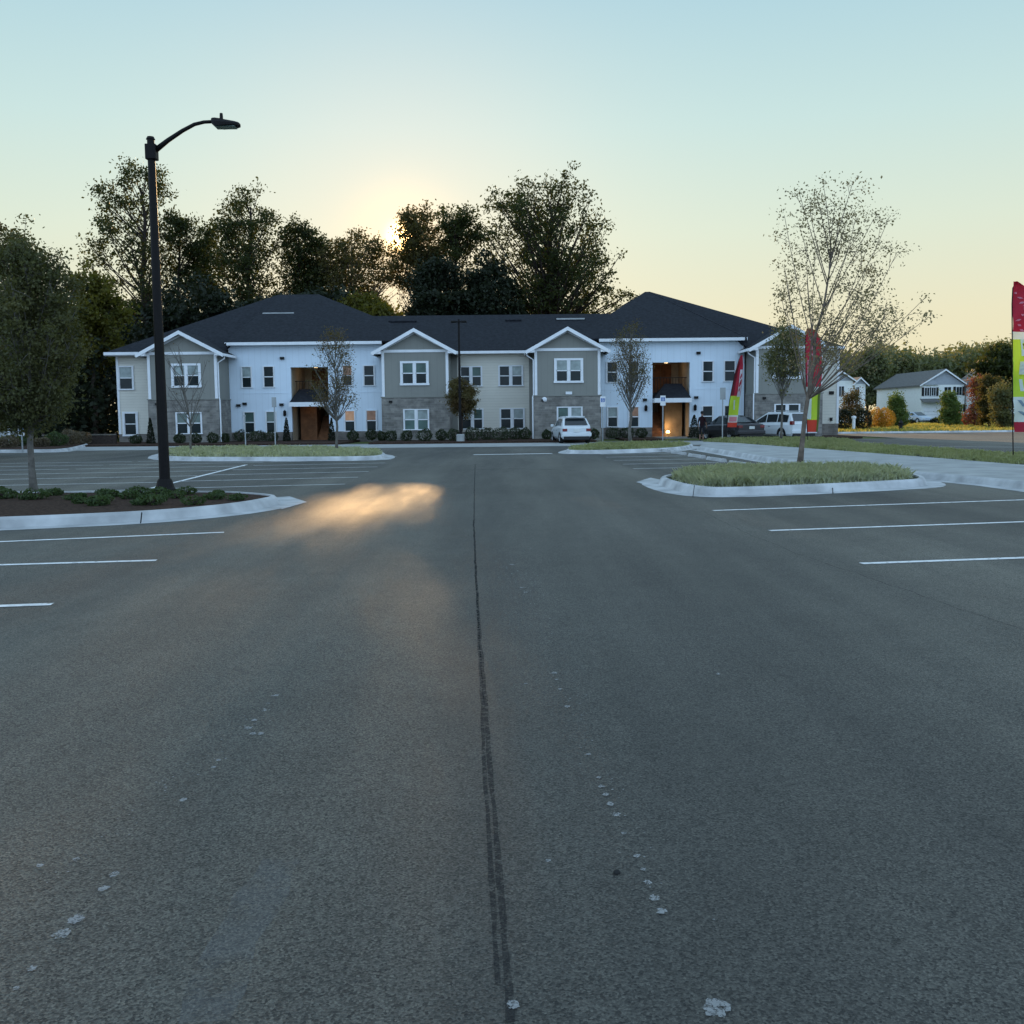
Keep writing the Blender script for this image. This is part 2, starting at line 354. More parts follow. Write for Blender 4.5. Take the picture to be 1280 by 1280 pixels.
tot = wmix(1.0, base, a1, 'ADD'); tot = wmix(1.0, tot, a2, 'ADD'); tot = wmix(1.0, tot, a3, 'ADD')
wl.new(tot, bg.inputs['Color'])

bg.inputs['Strength'].default_value = 0.1
sl = bpy.data.lights.new('sun', 'SUN'); sl.energy = 5.0; sl.angle = R(0.53); sl.color = (1.0, 0.61, 0.27)
so = bpy.data.objects.new('sun', sl); COL.objects.link(so)
so.rotation_euler = sd.to_track_quat('Z', 'Y').to_euler()
SC.view_settings.view_transform = 'Standard'; SC.view_settings.look = 'None'; SC.view_settings.exposure = 0.1; SC.view_settings.gamma = 1
SC.render.engine = 'CYCLES'
# ================================================================== SETTING
def sheet(name, pts, z, m, parent=None, kind='structure', label=None, cat=None):
    b = MB(); b.poly([(p[0], p[1], z) for p in pts]); o = b.build(name, m, parent); tag(o, kind=kind); return o
def slab(name, pts, z0, z1, m):
    b = MB(); pts = [(p[0], p[1], z0) for p in pts]
    ar = sum(pts[i][0]*pts[(i+1) % len(pts)][1]-pts[(i+1) % len(pts)][0]*pts[i][1] for i in range(len(pts)))
    if ar < 0: pts = pts[::-1]
    b.prism(pts, (0, 0, z1-z0)); o = b.build(name, m); tag(o, kind='structure'); return o
# the lie of the land, one sheet to the horizon
b = MB(); b.poly([(-1500, -300, -0.03), (1500, -300, -0.03), (1500, 2500, -0.03), (-1500, 2500, -0.03)])
o = b.build('ground', M['lawn']); tag(o, kind='structure')
sheet('asphalt_lot', [(-90, -25), (140, -25), (140, 76), (23, 76), (23, 61), (-90, 61)], 0.0, M['asphalt'])
sheet('concrete_forecourt', [(-29, 52.5), (10, 52.0), (15.5, 53), (16.5, 59.1), (-29, 59.6)], 0.006, M['concrete'])
slab('planting_bed', [(-28, 59.6), (-9.9, 59.3), (-9.9, 68), (-28, 68)], -0.02, 0.10, M['mulch'])
slab('planting_bed', [(-8.2, 58.9), (4.9, 58.9), (4.9, 68), (-8.2, 68)], -0.02, 0.11, M['mulch'])
slab('planting_bed', [(6.8, 62), (9.3, 62), (9.3, 68), (6.8, 68)], -0.02, 0.09, M['mulch'])
slab('planting_bed', [(12.2, 62.5), (21.4, 62.5), (21.4, 68), (12.2, 68)], -0.02, 0.09, M['mulch'])

def offs(path, d, closed=False):
    n = len(path); out = []
    for i in range(n):
        a = path[(i-1) % n] if (closed or i > 0) else path[i]; c = path[(i+1) % n] if (closed or i < n-1) else path[i]
        t = Vector((c[0]-a[0], c[1]-a[1])).normalized(); nrm = Vector((-t.y, t.x))
        out.append((path[i][0]+nrm.x*d, path[i][1]+nrm.y*d))
    return out
def smooth(path, closed=False, it=2):
    for _ in range(it):
        q = []; n = len(path)
        rng = range(n if closed else n-1)
        if not closed: q.append(path[0])
        for i in rng:
            a = Vector(path[i][:2]); c = Vector(path[(i+1) % n][:2])
            q.append(tuple(a*0.75+c*0.25)); q.append(tuple(a*0.25+c*0.75))
        if not closed: q.append(path[-1])
        path = q
    return path
def kerb(name, path, closed=False, side=1, h=0.15, gutter=0.32, width=0.16, hs=None, label=None):
    """concrete kerb and gutter; side=+1: the raised side lies left of the path"""
    prof = [(0, 0.004), (gutter, 0.012), (gutter+0.05, h*0.75), (gutter+0.09, h), (gutter+width, h), (gutter+width, -0.02)]
    rings = []
    cols = [offs(path, side*d, closed) for d, _ in prof]
    for i in range(len(path)):
        hh = 1.0 if hs is None else hs[i]
        rings.append([(cols[k][i][0], cols[k][i][1], prof[k][1]*hh if prof[k][1] > 0.02 else prof[k][1]) for k in range(len(prof))])
    if closed: rings.append(rings[0])
    b = MB(); b.loft(rings, closed=False, cap=False); o = b.build(name, M['kerb']); tag(o, kind='structure')
    return offs(path, side*(gutter+width-0.03), closed)
def g2(px, py): p = G(px, py); return (p.x, p.y)

# near left island
li = [g2(-420, 677), g2(-150, 669), g2(0, 663.5), g2(90, 659.5), g2(180, 655), g2(250, 649.5), g2(310, 643), g2(350, 636.5), g2(379, 629)]
back = [(-4.6, 19.6), (-5.6, 20.3), (-9, 20.6), (-16, 20.9), (-24, 21.2)]
# counter-clockwise: front edge runs left to right, the island lies to its left (+)
path = li + back + [(-26, 18)]
path = smooth(path, True, 2)
inner = kerb('kerb', path, True, 1, h=0.16, gutter=0.30)
slab('mulch_island', inner, -0.02, 0.135, M['mulch'])
LISL = inner
# near right island
ri = [g2(797, 603), g2(812, 611), g2(838, 618), g2(880, 622), g2(940, 621.5), g2(1000, 619), g2(1065, 616), g2(1130, 612.5), g2(1192, 608.5)]
riback = [(9.7, 23.6), (9.6, 25.4), (8.2, 26.6), (5.6, 26.6), (4.1, 25.2)]
path = smooth(ri+riback, True, 2)
inner = kerb('kerb', path, True, 1, h=0.16, gutter=0.36, width=0.17)
slab('soil_island', inner, -0.02, 0.12, M['soil']); RISL = inner
# flat concrete tips where the gutters meet
sheet('kerb_apron', [g2(795, 603), g2(813, 597.5), g2(842, 603), g2(850, 617)], 0.008, M['kerb'])
sheet('kerb_apron', [g2(384, 628), g2(352, 637), g2(345, 622), g2(362, 621)], 0.008, M['kerb'])
def joint(pa, pb, wdt=0.006):
    a, c = G(*pa, 0.0), G(*pb, 0.17); d = Vector((c.y-a.y, -(c.x-a.x), 0)).normalized()*wdt
    b = MB(); b.prism([a-d, a+d, c+d, c-d], (0, -0.012, 0.01)); o = b.build('kerb_joint', M['dark']); tag(o, kind='structure')
joint((176, 654.5), (177.5, 641)); joint((866, 621.5), (868, 607)); joint((1041, 617), (1040, 601))
# far left island and far right island
fl = smooth([g2(182, 576.5), g2(330, 577), g2(470, 576), g2(497, 573), g2(488, 567.5), g2(400, 563.5), g2(230, 564), g2(188, 568)], True, 2)
inner = kerb('kerb', fl, True, 1); slab('soil_island', inner, -0.02, 0.11, M['soil']); FLISL = inner
fr = smooth([g2(688, 567), g2(730, 568), g2(800, 566.5), g2(868, 563), g2(880, 557), g2(800, 556.5), g2(722, 559)], True, 2)
inner = kerb('kerb', fr, True, 1); slab('soil_island', inner, -0.02, 0.11, M['soil']); FRISL = inner
# sidewalk on the right with its kerb
low = [g2(862, 562.5), g2(900, 569), g2(960, 580), g2(1060, 592.5), g2(1200, 604.5), g2(1290, 616.5)]
last = low[-1]; low = low + [(last[0]+0.3, 12), (last[0]+0.5, -5)]
upp = [g2(1290, 588.5), g2(1160, 577), g2(1040, 567), g2(922, 557.5), g2(880, 555.5)]
inn = kerb('kerb', smooth(low[::-1], False, 1), False, -1, h=0.15, gutter=0.3) if False else None
lows = smooth(low, False, 1)
inn = kerb('kerb', lows, False, 1, h=0.15, gutter=0.3)
slab('sidewalk', inn + [(upp[0][0]+0.6, -5), (upp[0][0]+0.2, 12)] + upp, -0.02, 0.14, M['concrete'])
# verge right of the sidewalk
vg = [(upp[0][0]+0.62, -5), (upp[0][0]+0.22, 12), g2(1290, 588.3), g2(1160, 576.8), g2(1040, 566.8), g2(922, 557.3), g2(880, 555.3), g2(905, 551.5), g2(1000, 551), g2(1060, 553.5), g2(1070, 558.5), g2(1160, 566), g2(1290, 576)]
vg = vg + [(vg[-1][0]+0.5, 12), (vg[-1][0]+0.9, -5)]
slab('grass_verge', vg, -0.02, 0.125, M['soil']); VERGE = vg
# lawn kerb beyond the side road, left bed
kerb('kerb', [(23, 76), (140, 76)], False, 1, h=0.13)
slab('lawn_terrace', [(23.2, 76.5), (140, 76.5), (140, 155), (60, 155), (24, 110)], -0.05, 0.11, M['lawn'])
lb = [g2(-420, 568), g2(-120, 567), g2(60, 566), g2(92, 564.5), g2(108, 561), g2(118, 557.5)]
lbs = smooth(lb, False, 2); inn = kerb('kerb', lbs, False, 1)
slab('planting_bed', inn + [g2(118, 549), g2(-420, 549)], -0.02, 0.12, M['mulch']); LBED = inn
sheet('concrete_apron', [g2(92, 564), g2(170, 557), g2(230, 555.5), g2(60, 552.5), g2(118, 556)][:3] + [(-29.5, 59.6), (-36, 60)], 0.012, M['concrete'])

# ------------------------------------------------------------------ painted lines
def line(p, q, wdt=0.10, z=0.005, m='paint'):
    a = Vector((p[0], p[1])); c = Vector((q[0], q[1])); d = (c-a).normalized(); n = Vector((-d.y, d.x))*wdt/2
    b = MB(); b.poly([(*(a-n), z), (*(c-n), z), (*(c+n), z), (*(a+n), z)]); o = b.build('parking_line', M[m]); tag(o, kind='structure', group='painted parking lines')
def ext(p, q, t): return (q[0]+(q[0]-p[0])*t, q[1]+(q[1]-p[1])*t)
for a, c, t in (((280, 665.7), (0, 677.5), 0.0), ((195.5, 700.8), (0, 706.5), 0.0), ((65.5, 755.6), (0, 758), 0.0)):
    p, q = g2(*a), g2(*c); d = Vector((q[0]-p[0], q[1]-p[1])).normalized()*5.4; line(p, (p[0]+d.x, p[1]+d.y), 0.11)
for a, c in (((891.5, 638.5), (1280, 625)), ((962, 663.6), (1280, 652.5)), ((1076.5, 704.8), (1280, 697.5))):
    p, q = g2(*a), g2(*c); d = Vector((q[0]-p[0], q[1]-p[1])).normalized()*6.2; line(p, (p[0]+d.x, p[1]+d.y), 0.11)
line(g2(70, 640), g2(308, 581), 0.12)
line(g2(0, 623), g2(70, 622.5), 0.11)
for k in range(7):
    y = 22.6+k*2.74
    line((-8.5-0.06*k, y), (-13.9, y-0.9), 0.10); line((-8.3-0.06*k, y+0.3), (-3.9-0.1*k, y+1.3), 0.10)
    line((-14.1, y-0.95), (-19.5, y-1.6), 0.10)
for k in range(6):
    y = 29.5+k*2.75
    line((3.5, y), (7.4-0.05*k, y+0.7), 0.10)
line(g2(592, 568.5), g2(690, 567), 0.45)
line(g2(1175, 558.6), g2(1420, 559.5), 0.14)
line(g2(1050, 546.8), g2(1075, 546.6), 0.3)

# seams and old paint on the near asphalt
def strip(name, pxs, wdt, m, z=0.003, wobble=0.004):
    pts = [Vector(g2(*p)) for p in pxs]; fine = []
    for i in range(len(pts)-1):
        n = max(2, int((pts[i+1]-pts[i]).length/0.12))
        for k in range(n): fine.append(pts[i].lerp(pts[i+1], k/n))
    fine.append(pts[-1]); v = MB(); L_ = []; R_ = []
    for i, p in enumerate(fine):
        t = (fine[min(i+1, len(fine)-1)]-fine[max(i-1, 0)]).normalized(); n = Vector((-t.y, t.x))
        c = p + n*wobble*noise.noise(Vector((p.x*3, p.y*3, 5)))*2; hw = wdt/2*(1+0.5*noise.noise(Vector((p.x*7, p.y*7, 1))))
        L_.append((c+n*hw)); R_.append((c-n*hw))
    for i in range(len(fine)-1): v.poly([(*R_[i], z), (*R_[i+1], z), (*L_[i+1], z), (*L_[i], z)])
    o = v.build(name, M[m]); tag(o, kind='structure')
strip('pavement_seam', [(640, 1279), (633, 1200), (625, 1100), (618, 1010), (611, 930), (604.5, 850), (599, 780), (595, 720), (592.5, 660), (593, 610), (594, 580)], 0.022, 'seam')
strip('pavement_seam', [(622, 1230), (616, 1120), (609, 1000), (605, 930), (601, 850), (597, 760), (594, 700), (592, 650)], 0.018, 'seam', 0.0034)
strip('pavement_seam', [(570, 588), (640, 586), (720, 588)], 0.10, 'seam_faint', 0.003, 0.04)
strip('pavement_seam', [(880, 640), (935, 668), (1010, 697), (1100, 727), (1190, 758), (1279, 788)], 0.010, 'seam_faint', 0.003, 0.02)
strip('tyre_track', [(345, 1075), (318, 1120), (290, 1180), (262, 1245), (250, 1279)], 0.15, 'haze_streak', 0.003, 0.02)
b = MB()
spots = [(896, 1262, 19), (641, 1258, 9), (95, 1150, 11), (78, 1168, 11), (143, 1094, 7), (129, 1112, 7), (40, 1212, 6), (20, 1237, 4), (229, 1001, 5), (267, 960, 4), (273, 951, 4), (818, 1124, 7), (828, 1140, 8), (810, 1104, 6), (770, 1019, 7), (763, 1006, 6), (757, 994, 5), (752, 984, 5), (748, 973, 4), (796, 1071, 5), (780, 1043, 4), (736, 944, 4), (709, 884, 5), (700, 862, 3), (693, 842, 5), (696, 850, 3), (657, 855, 4), (657, 741, 4), (652, 735, 4), (640, 706, 4), (345, 870, 4), (330, 889, 4), (318, 901, 5), (310, 911, 6), (326, 918, 5), (898, 843, 4), (316, 918, 5), (335, 880, 3), (50, 1083, 5), (95, 1075, 5), (804, 1088, 4), (685, 1077, 4), (892, 1151, 2)]
for (x, y, r) in spots:
    c = G(x, y); sc = (c-Vector((0, 0, CAMH))).length/F; r0 = r*sc
    pts = []
    for k in range(20):
        a = 2*math.pi*k/20; rr = r0*0.9*(0.85+0.5*noise.noise(Vector((x+math.cos(a)*1.9, y+math.sin(a)*1.9, 0))))
        pts.append((c.x+math.cos(a)*rr, c.y+math.sin(a)*rr*1.25, 0.0045))
    b.poly(pts)
random.seed(3)
for k in range(260):    # faint specks of the same old paint round the rows
    rr = random.choice([(660, 720, 830, 1150), (340, 880, 60, 1100), (640, 690, 660, 760)])
    t = random.random(); x = rr[0]+(rr[2]-rr[0])*t+random.gauss(0, 12); y = rr[1]+(rr[3]-rr[1])*t+random.gauss(0, 8)
    c = G(x, y); sc = (c-Vector((0, 0, CAMH))).length/F; r0 = random.uniform(0.6, 1.6)*sc
    b.poly([(c.x+math.cos(a)*r0, c.y+math.sin(a)*r0, 0.0042) for a in (0, 1.2, 2.4, 3.8, 5.0)])
o = b.build('old_paint_marks', M['spots']); tag(o, kind='structure')
c = G(771, 1092); b = MB(); b.lathe([(0.0, 0.012), (0.009, 0.010), (0.013, 0.004), (0.012, 0.0)], (c.x, c.y, 0.001), 9); o = b.build('pebble', M['dark'], smooth=True)
tag(o, 'small black pebble lying alone on the near asphalt', 'pebble')

# ================================================================== BUILDING
YB, YW, YC, YG = 64.5, 67.2, 67.5, 67.3      # bay fronts, white walls, centre wall, end wings
apt = thing('apartment_building', 'long two-storey apartment building with dark hipped roofs, white, grey and cream siding and two breezeways', 'building', (0, YW, 0))
AO = Vector((0, YW, 0))
class AB(MB):
    def build(s, name, m, parent=None, **k):
        s.v = [(x, y-AO.y, z) for x, y, z in s.v]
        return MB.build(s, name, m, parent or apt, **k)
def X(px, Y): return XA(px, Y)
def boxes(name, m, *bs, parent=None):
    for q in bs:
        b_ = AB(); b_.box(*q); b_.build(name, m, parent)
EAVE_W, EAVE_B, EAVE_C, EAVE_G = 6.3, 5.66, 5.62, 5.74
D = 18
WR = random.Random(9)
def window(px0, px1, py0, py1, Y, trimw=0.10, top='glass_green', bot='glass_dark', double=False, parent=None):
    hx0 = X(px0, Y); hx1 = X(px1, Y); pm = (px0+px1)/2
    z0 = ZA(pm, py1, Y); z1 = ZA(pm, py0, Y); t = trimw
    b = AB(); f = Y-0.07
    b.box(hx0-t, hx1+t, f, Y+0.02, z1, z1+t); b.box(hx0-t-0.03, hx1+t+0.03, f-0.02, Y+0.02, z0-t, z0)
    b.box(hx0-t, hx0, f, Y+0.02, z0, z1); b.box(hx1, hx1+t, f, Y+0.02, z0, z1)
    spans = [(hx0, hx1)]
    if double:
        mx = (hx0+hx1)/2; b.box(mx-0.07, mx+0.07, f, Y+0.02, z0, z1); spans = [(hx0, mx-0.07), (mx+0.07, hx1)]
    zm = (z0+z1)/2
    fr = b.build('window', M['trim'])
    for i, (a, c) in enumerate(spans):
        tt = top if not isinstance(top, tuple) else top[i]; bb = bot if not isinstance(bot, tuple) else bot[i]
        if tt == 'glass_green': tt = WR.choice(['glass_green', 'glass_green', 'glass_green2', 'glass_light', 'glass_dark'])
        p = AB(); p.box(a, c, Y-0.015, Y+0.01, zm, z1-0.001); p.build('pane', M[tt], fr)
        p = AB(); p.box(a, c, Y-0.025, Y+0.01, z0+0.001, zm-0.001); p.build('pane', M[bb], fr)
        s = AB(); s.box(a, c, Y-0.045, Y-0.026, zm-0.03, zm+0.03); s.box(a, a+0.04, Y-0.045, Y-0.026, z0, z1); s.box(c-0.04, c, Y-0.045, Y-0.026, z0, z1)
        s.build('sash', M['trim'], fr)
    return fr
# --- end wings, cream left and beige right
xl0 = X(148, YG); xl1 = X(186.5, YG)
b = AB(); b.box(xl0, xl1+0.2, YG, YG+D, 0.62, EAVE_G); b.build('wall', M['cream_lap'])
b = AB(); b.box(xl0-0.03, xl1+0.2, YG-0.05, YG+D, -0.05, 0.62); b.build('foundation', M['stone_base'])
b = AB(); b.box(xl0-0.05, xl0+0.1, YG-0.035, YG+0.1, 0.62, EAVE_G); b.build('corner_board', M['trim'])
xr0 = X(1026, YG); xr1 = X(1047.5, YG)
b = AB(); b.box(xr0-0.2, xr1, YG, YG+D, 0.85, EAVE_G-0.05); b.build('wall', M['cream_lap'])
b = AB(); b.box(xr0-0.2, xr1+0.03, YG-0.05, YG+D, -0.05, 0.85); b.build('foundation', M['stone_base'])
b = AB(); b.box(xr1-0.1, xr1+0.05, YG-0.035, YG+0.1, 0.85, EAVE_G-0.05); b.build('corner_board', M['trim'])
b = AB(); b.box(X(1036, YG), X(1042, YG), YG-0.06, YG, ZA(1040, 493, YG), ZA(1040, 489, YG)); b.build('wall_vent', M['dark'])
b = AB(); b.box(X(1037.5, YG), X(1040.5, YG), YG-0.12, YG, ZA(1040, 526, YG), ZA(1040, 522, YG)); b.build('meter_box', M['dark'])
window(150.5, 167, 459, 486, YG, 0.09); window(154.6, 169.4, 517, 543, YG, 0.12)
# --- the four gabled bays
def bay(x0px, x1px, peakpx, wup, wlo, up, lo, n, sides):
    x0 = X(x0px, YB); x1 = X(x1px, YB); xm = (x0+x1)/2
    zs = ZA(516, 497, YB); zt = EAVE_B
    b = AB(); b.box(x0, x1, YB, YW+0.4, zs, zt); b.poly([(x0, YB, zt), (x1, YB, zt), (xm, YB, zt+1.10)]); b.build('wall', M['grey_board'])
    b = AB(); b.box(x0-0.05, x1+0.05, YB-0.06, YW+0.4, -0.05, zs); b.build('stone_cladding', M['stone'])
    b = AB(); b.box(x0-0.09, x1+0.09, YB-0.10, YW+0.3, zs, zs+0.07); b.build('water_table', M['grey_board'])
    for xx in (x0, x1-0.16): boxes('corner_board', M['trim'], (xx-0.003, xx+0.163, YB-0.03, YB+0.13, zs+0.07, zt))
    b = AB(); b.box(x0-0.02, x1+0.02, YB-0.05, YB, zt-0.10, zt+0.07); b.build('frieze_board', M['trim'])
    # gable roof with overhang
    ov = 0.5; hz = 1.16; sl = hz/((x1-x0)/2); xe0 = x0-ov; xe1 = x1+ov; ze = zt-ov*sl+0.10; zp = zt+hz+0.10; yf = YB-0.45; yb = YW+3.2
    b = AB()
    b.prism([(xe0, yf, ze), (xm, yf, zp), (xm, yf, zp+0.10), (xe0-0.03, yf, ze+0.10)], (0, yb-yf, 0))
    b.prism([(xm, yf, zp), (xe1, yf, ze), (xe1+0.03, yf, ze+0.10), (xm, yf, zp+0.10)], (0, yb-yf, 0))
    b.build('gable_roof', M['roof'])
    b = AB()   # rakes: an outer fascia and the soffit return
    for s_, xe in ((1, xe0), (-1, xe1)):
        b.prism([(xe-s_*0.02, yf-0.04, ze-0.12), (xm, yf-0.04, zp-0.13), (xm, yf-0.04, zp+0.10), (xe-s_*0.05, yf-0.04, ze+0.10)], (0, 0.04, 0))
        b.prism([(xe+s_*ov, YB-0.05, zt-0.02), (xm, YB-0.05, zt+hz-0.12), (xm, YB-0.05, zt+hz+0.02), (xe+s_*ov, YB-0.05, zt+0.10)], (0, 0.04, 0))
        b.prism([(xe, yf, ze-0.02), (xe+s_*ov, yf, ze-0.02), (xe+s_*ov, yf, ze-0.02+ov*sl), ], (0, 0.42, 0))
        b.box(min(xe, xe-s_*0.1), max(xe, xe-s_*0.1), yf+0.0, YW-0.1, ze-0.06, ze+0.10)
    b.build('rake_trim', M['trim'])
    b = AB()   # downspout at the side of the bay
    for sx in sides:
        xx = x0-0.07 if sx < 0 else x1+0.07
        xe = xe0 if sx < 0 else xe1
        b.tube([(xe, YB+0.1, ze), (xe-sx*0.06, YB+0.1, ze-0.2), (xx, YB+0.05, ze-0.45), (xx, YB+0.05, zs+0.1), (xx+sx*0.06, YB-0.03, zs-0.05), (xx+sx*0.06, YB-0.03, 0.12)], 0.045, 6)
    if sides: b.build('downspout', M['trim'])
    window(*wup, YB, 0.13, double=True, top=up[0], bot=up[1]); window(*wlo, YB-0.06, 0.06, double=True, top=lo[0], bot=lo[1])
    # little dark wall fixtures on the stone
    b = AB(); b.box(x0+0.42, x0+0.62, YB-0.16, YB-0.05, zs-0.32, zs-0.18); b.build('wall_fixture', M['dark'])
bay(186, 272.5, 229, (218, 250, 457, 482), (220, 250.5, 516.5, 541.5), ('glass_light', 'glass_dark'), ('glass_green', 'glass_dark'), 1, (1,))
bay(478, 561, 516, (503.5, 534, 454, 479), (505, 535, 512.5, 536.5), ('glass_green', 'glass_dark'), (('glass_light', 'glass_light'), ('glass_green', 'glass_green')), 2, ())
bay(668.5, 750.5, 710, (695.5, 726.5, 450.5, 476), (697, 727, 509.5, 535), (('glass_light', 'glass_light'), ('glass_dark', 'glass_dark')), (('glass_green', 'glass_light'), ('glass_dark', 'glass_green')), 3, (-1,))
bay(944.5, 1027, 985, (968, 999, 446, 471), (969, 999, 506, 531), ('glass_green', 'glass_dark'), ('glass_dark', 'glass_dark'), 4, (-1,))
b = AB(); b.box(X(707, YB), X(715, YB), YB-0.14, YB-0.11, ZA(711, 493, YB), ZA(711, 489.5, YB)); b.build('house_number_plate', M['trim'])
b = AB(); b.lathe([(0.16, 0), (0.16, 0.04), (0.1, 0.10), (0, 0.12)], (0, 0, 0), 14)
b.v = [(x+X(680.5, YB), YB-0.06-z, y+ZA(680, 499.5, YB)) for x, y, z in b.v]; b.build('wall_lamp', M['trim'])
# --- white sections with a breezeway in each
def white(xa, xb, oa, ob, pyo, wins, lowz, canpy, canl, mirror):
    x0, x1, o0, o1 = X(xa, YW), X(xb, YW), X(oa, YW), X(ob, YW); zo = ZA((oa+ob)/2, pyo, YW); zf = lowz
    boxes('wall', M['white_board'], (x0, o0, YW, YW+0.25, zf, EAVE_W), (o1, x1, YW, YW+0.25, zf, EAVE_W), (o0-0.02, o1+0.02, YW-0.04, YW+0.25, zo, EAVE_W))
    boxes('foundation', M['stone_base'], (x0, o0-0.02, YW-0.05, YW+0.3, -0.05, zf), (o1+0.02, x1, YW-0.05, YW+0.3, -0.05, zf))
    boxes('wall_trim', M['white_board'], (x0+0.02, o0-0.141, YW-0.02, YW, 3.17, 3.21), (o1+0.141, x1-0.02, YW-0.02, YW, 3.17, 3.21), (x0+0.02, o0-0.141, YW-0.02, YW, EAVE_W-0.2, EAVE_W),
        (o1+0.141, x1-0.02, YW-0.02, YW, EAVE_W-0.2, EAVE_W), (o0-0.14, o0, YW-0.03, YW, zf, zo), (o1, o1+0.14, YW-0.03, YW, zf, zo))
    # breezeway: side walls, back, ceiling, middle landing, doors and stair flank
    b = AB(); dp = 4.6
    b.box(o0-0.12, o0, YW+0.25, YW+dp, 0, zo+0.3); b.box(o1, o1+0.12, YW+0.25, YW+dp, 0, zo+0.3)
    b.box(o0-0.12, o1+0.12, YW+dp, YW+dp+0.12, 0, zo+0.3); b.box(o0, o1, YW+0.25, YW+dp, zo+0.15, zo+0.27)
    b.build('breezeway_wall', M['inner'])
    b = AB(); b.box(o0, o1, YW-0.2, YW+dp, -0.05, 0.09); b.build('breezeway_floor', M['innerfloor'])
    b = AB(); b.box(o0, o1, YW+1.2, YW+dp, 2.75, 3.0)
    for k in range(12): xx = o0+0.1+k*(o1-o0-0.2)/11; b.box(xx-0.015, xx+0.015, YW+1.22, YW+1.25, 3.0, 3.95)
    b.box(o0, o1, YW+1.2, YW+1.27, 3.95, 4.0); b.build('landing', M['bark_dark'])
    # timber stair flank and doors
    b = AB(); w_ = o1-o0
    sx0, sx1 = (o0+0.10*w_, o0+0.55*w_) if not mirror else (o0+0.42*w_, o0+0.90*w_)
    b.box(sx0, sx1, YW+1.5, YW+4.4, 0.09, 2.7); b.build('stair_enclosure', M['wood' if not mirror else 'tan_wood'])
    b = AB()
    for k in range(9):
        b.box(o1-1.05 if not mirror else o0+0.1, o1-0.1 if not mirror else o0+1.0, YW+1.4+k*0.28, YW+1.7+k*0.28, 0.09, 0.27+k*0.18)
    b.build('stairs', M['wood'])
    b = AB(); boxes('door', M['wood'], (o0+0.5, o0+1.2, YW+dp-0.06, YW+dp, 3.0, 5.0), (o1-1.2, o1-0.5, YW+dp-0.06, YW+dp, 3.0, 5.0))
    b = AB(); b.lathe([(0, 0.0), (0.12, 0.01), (0.13, 0.08), (0, 0.08)], ((o0+o1)/2, YW+2.2, zo+0.06), 12); b.build('added_ceiling_lamp', M['fill_glow'])  # unseen lamp added to brighten the upper breezeway
    # shed canopy over the entrance
    zc0 = ZA((oa+ob)/2, canpy[1], YW-0.9); zc1 = ZA((oa+ob)/2, canpy[0], YW); cx0 = X(canl, YW)
    yf = YW-0.9; b = AB()
    t0, t1 = o0+0.32, o1-0.32
    if mirror: t0, t1 = o0+0.95, o1-0.40
    b.poly([(o0+0.02, yf, zc0), (o1-0.02, yf, zc0), (t1, YW+0.9, zc1), (t0, YW+0.9, zc1)])
    b.poly([(o0+0.02, yf, zc0), (t0, YW+0.9, zc1), (o0+0.02, YW+1.15, zc0)]); b.poly([(o1-0.02, yf, zc0), (o1-0.02, YW+1.15, zc0), (t1, YW+0.9, zc1)])
    b.poly([(o0+0.02, yf, zc0-0.02), (o0+0.02, YW+1.15, zc0-0.02), (o1-0.02, YW+1.15, zc0-0.02), (o1-0.02, yf, zc0-0.02)])
    c = b.build('canopy', M['roof']); 
    b = AB(); b.box(o0+0.01, o1-0.01, yf-0.05, yf, zc0-0.26, zc0+0.02); b.box(o0+0.01, o0+0.06, yf, YW-0.01, zc0-0.26, zc0); b.box(o1-0.06, o1-0.01, yf, YW-0.01, zc0-0.26, zc0); b.build('fascia', M['trim'], c)
    # eave gutter and fascia
    b = AB(); b.box(x0-0.05, x1+0.05, YW-0.62, YW-0.48, EAVE_W-0.05, EAVE_W+0.14); b.build('gutter', M['trim']); boxes('soffit', M['trim'], (x0, x1, YW-0.48, YW, EAVE_W+0.0, EAVE_W+0.04))
    for wn_ in wins: window(*wn_[:4], YW, 0.05, top=wn_[4], bot=wn_[5])
white(287.5, 479, 364.5, 411, 459, [(303.5, 315.3, 459, 484, 'glass_green', 'glass_dark'), (330.5, 343.3, 458.5, 483.5, 'glass_green', 'glass_dark'), (304.5, 317.5, 515.5, 540.5, 'glass_green', 'glass_dark'), (332, 344.5, 515, 540, 'glass_green', 'glass_dark'), (429, 441, 457.5, 481.5, 'glass_dim', 'glass_dark'), (455.5, 468.5, 457.5, 481.5, 'glass_dark', 'glass_dark'), (430.5, 443, 514, 538.5, 'glass_warm', 'glass_dark'), (457.5, 470, 513.5, 538, 'glass_dim', 'glass_dark')], 0.66, (486, 503), 366, False)
white(749, 930, 815.5, 862, 453, [(758.5, 771.7, 453, 477.5, 'glass_dark', 'glass_dark'), (785.4, 798.4, 452.5, 477.5, 'glass_dark', 'glass_dark'), (759.5, 772, 509.5, 533, 'glass_light', 'glass_dark'), (786, 798.5, 509, 533, 'glass_dim', 'glass_dark'), (878, 891, 452, 476.5, 'glass_green', 'glass_dark'), (905, 918.6, 451.5, 476, 'glass_green', 'glass_dark'), (878, 891, 508, 532.5, 'glass_dark', 'glass_dark'), (905.5, 919, 507.5, 532, 'glass_dark', 'glass_dark')], 0.72, (479, 498), 820, True)
for (px, py) in ((356, 516.5), (807, 510), (868.5, 509.5)):
    b = AB(); xx = X(px, YW); z = ZA(px, py, YW)
    b.lathe([(0.0, 0.22), (0.10, 0.12), (0.10, -0.14), (0.05, -0.2), (0, -0.2)], (xx, YW-0.16, z), 8); b.box(xx-0.04, xx+0.04, YW-0.1, YW, z-0.08, z+0.08); b.build('wall_lantern', M['black_metal'])
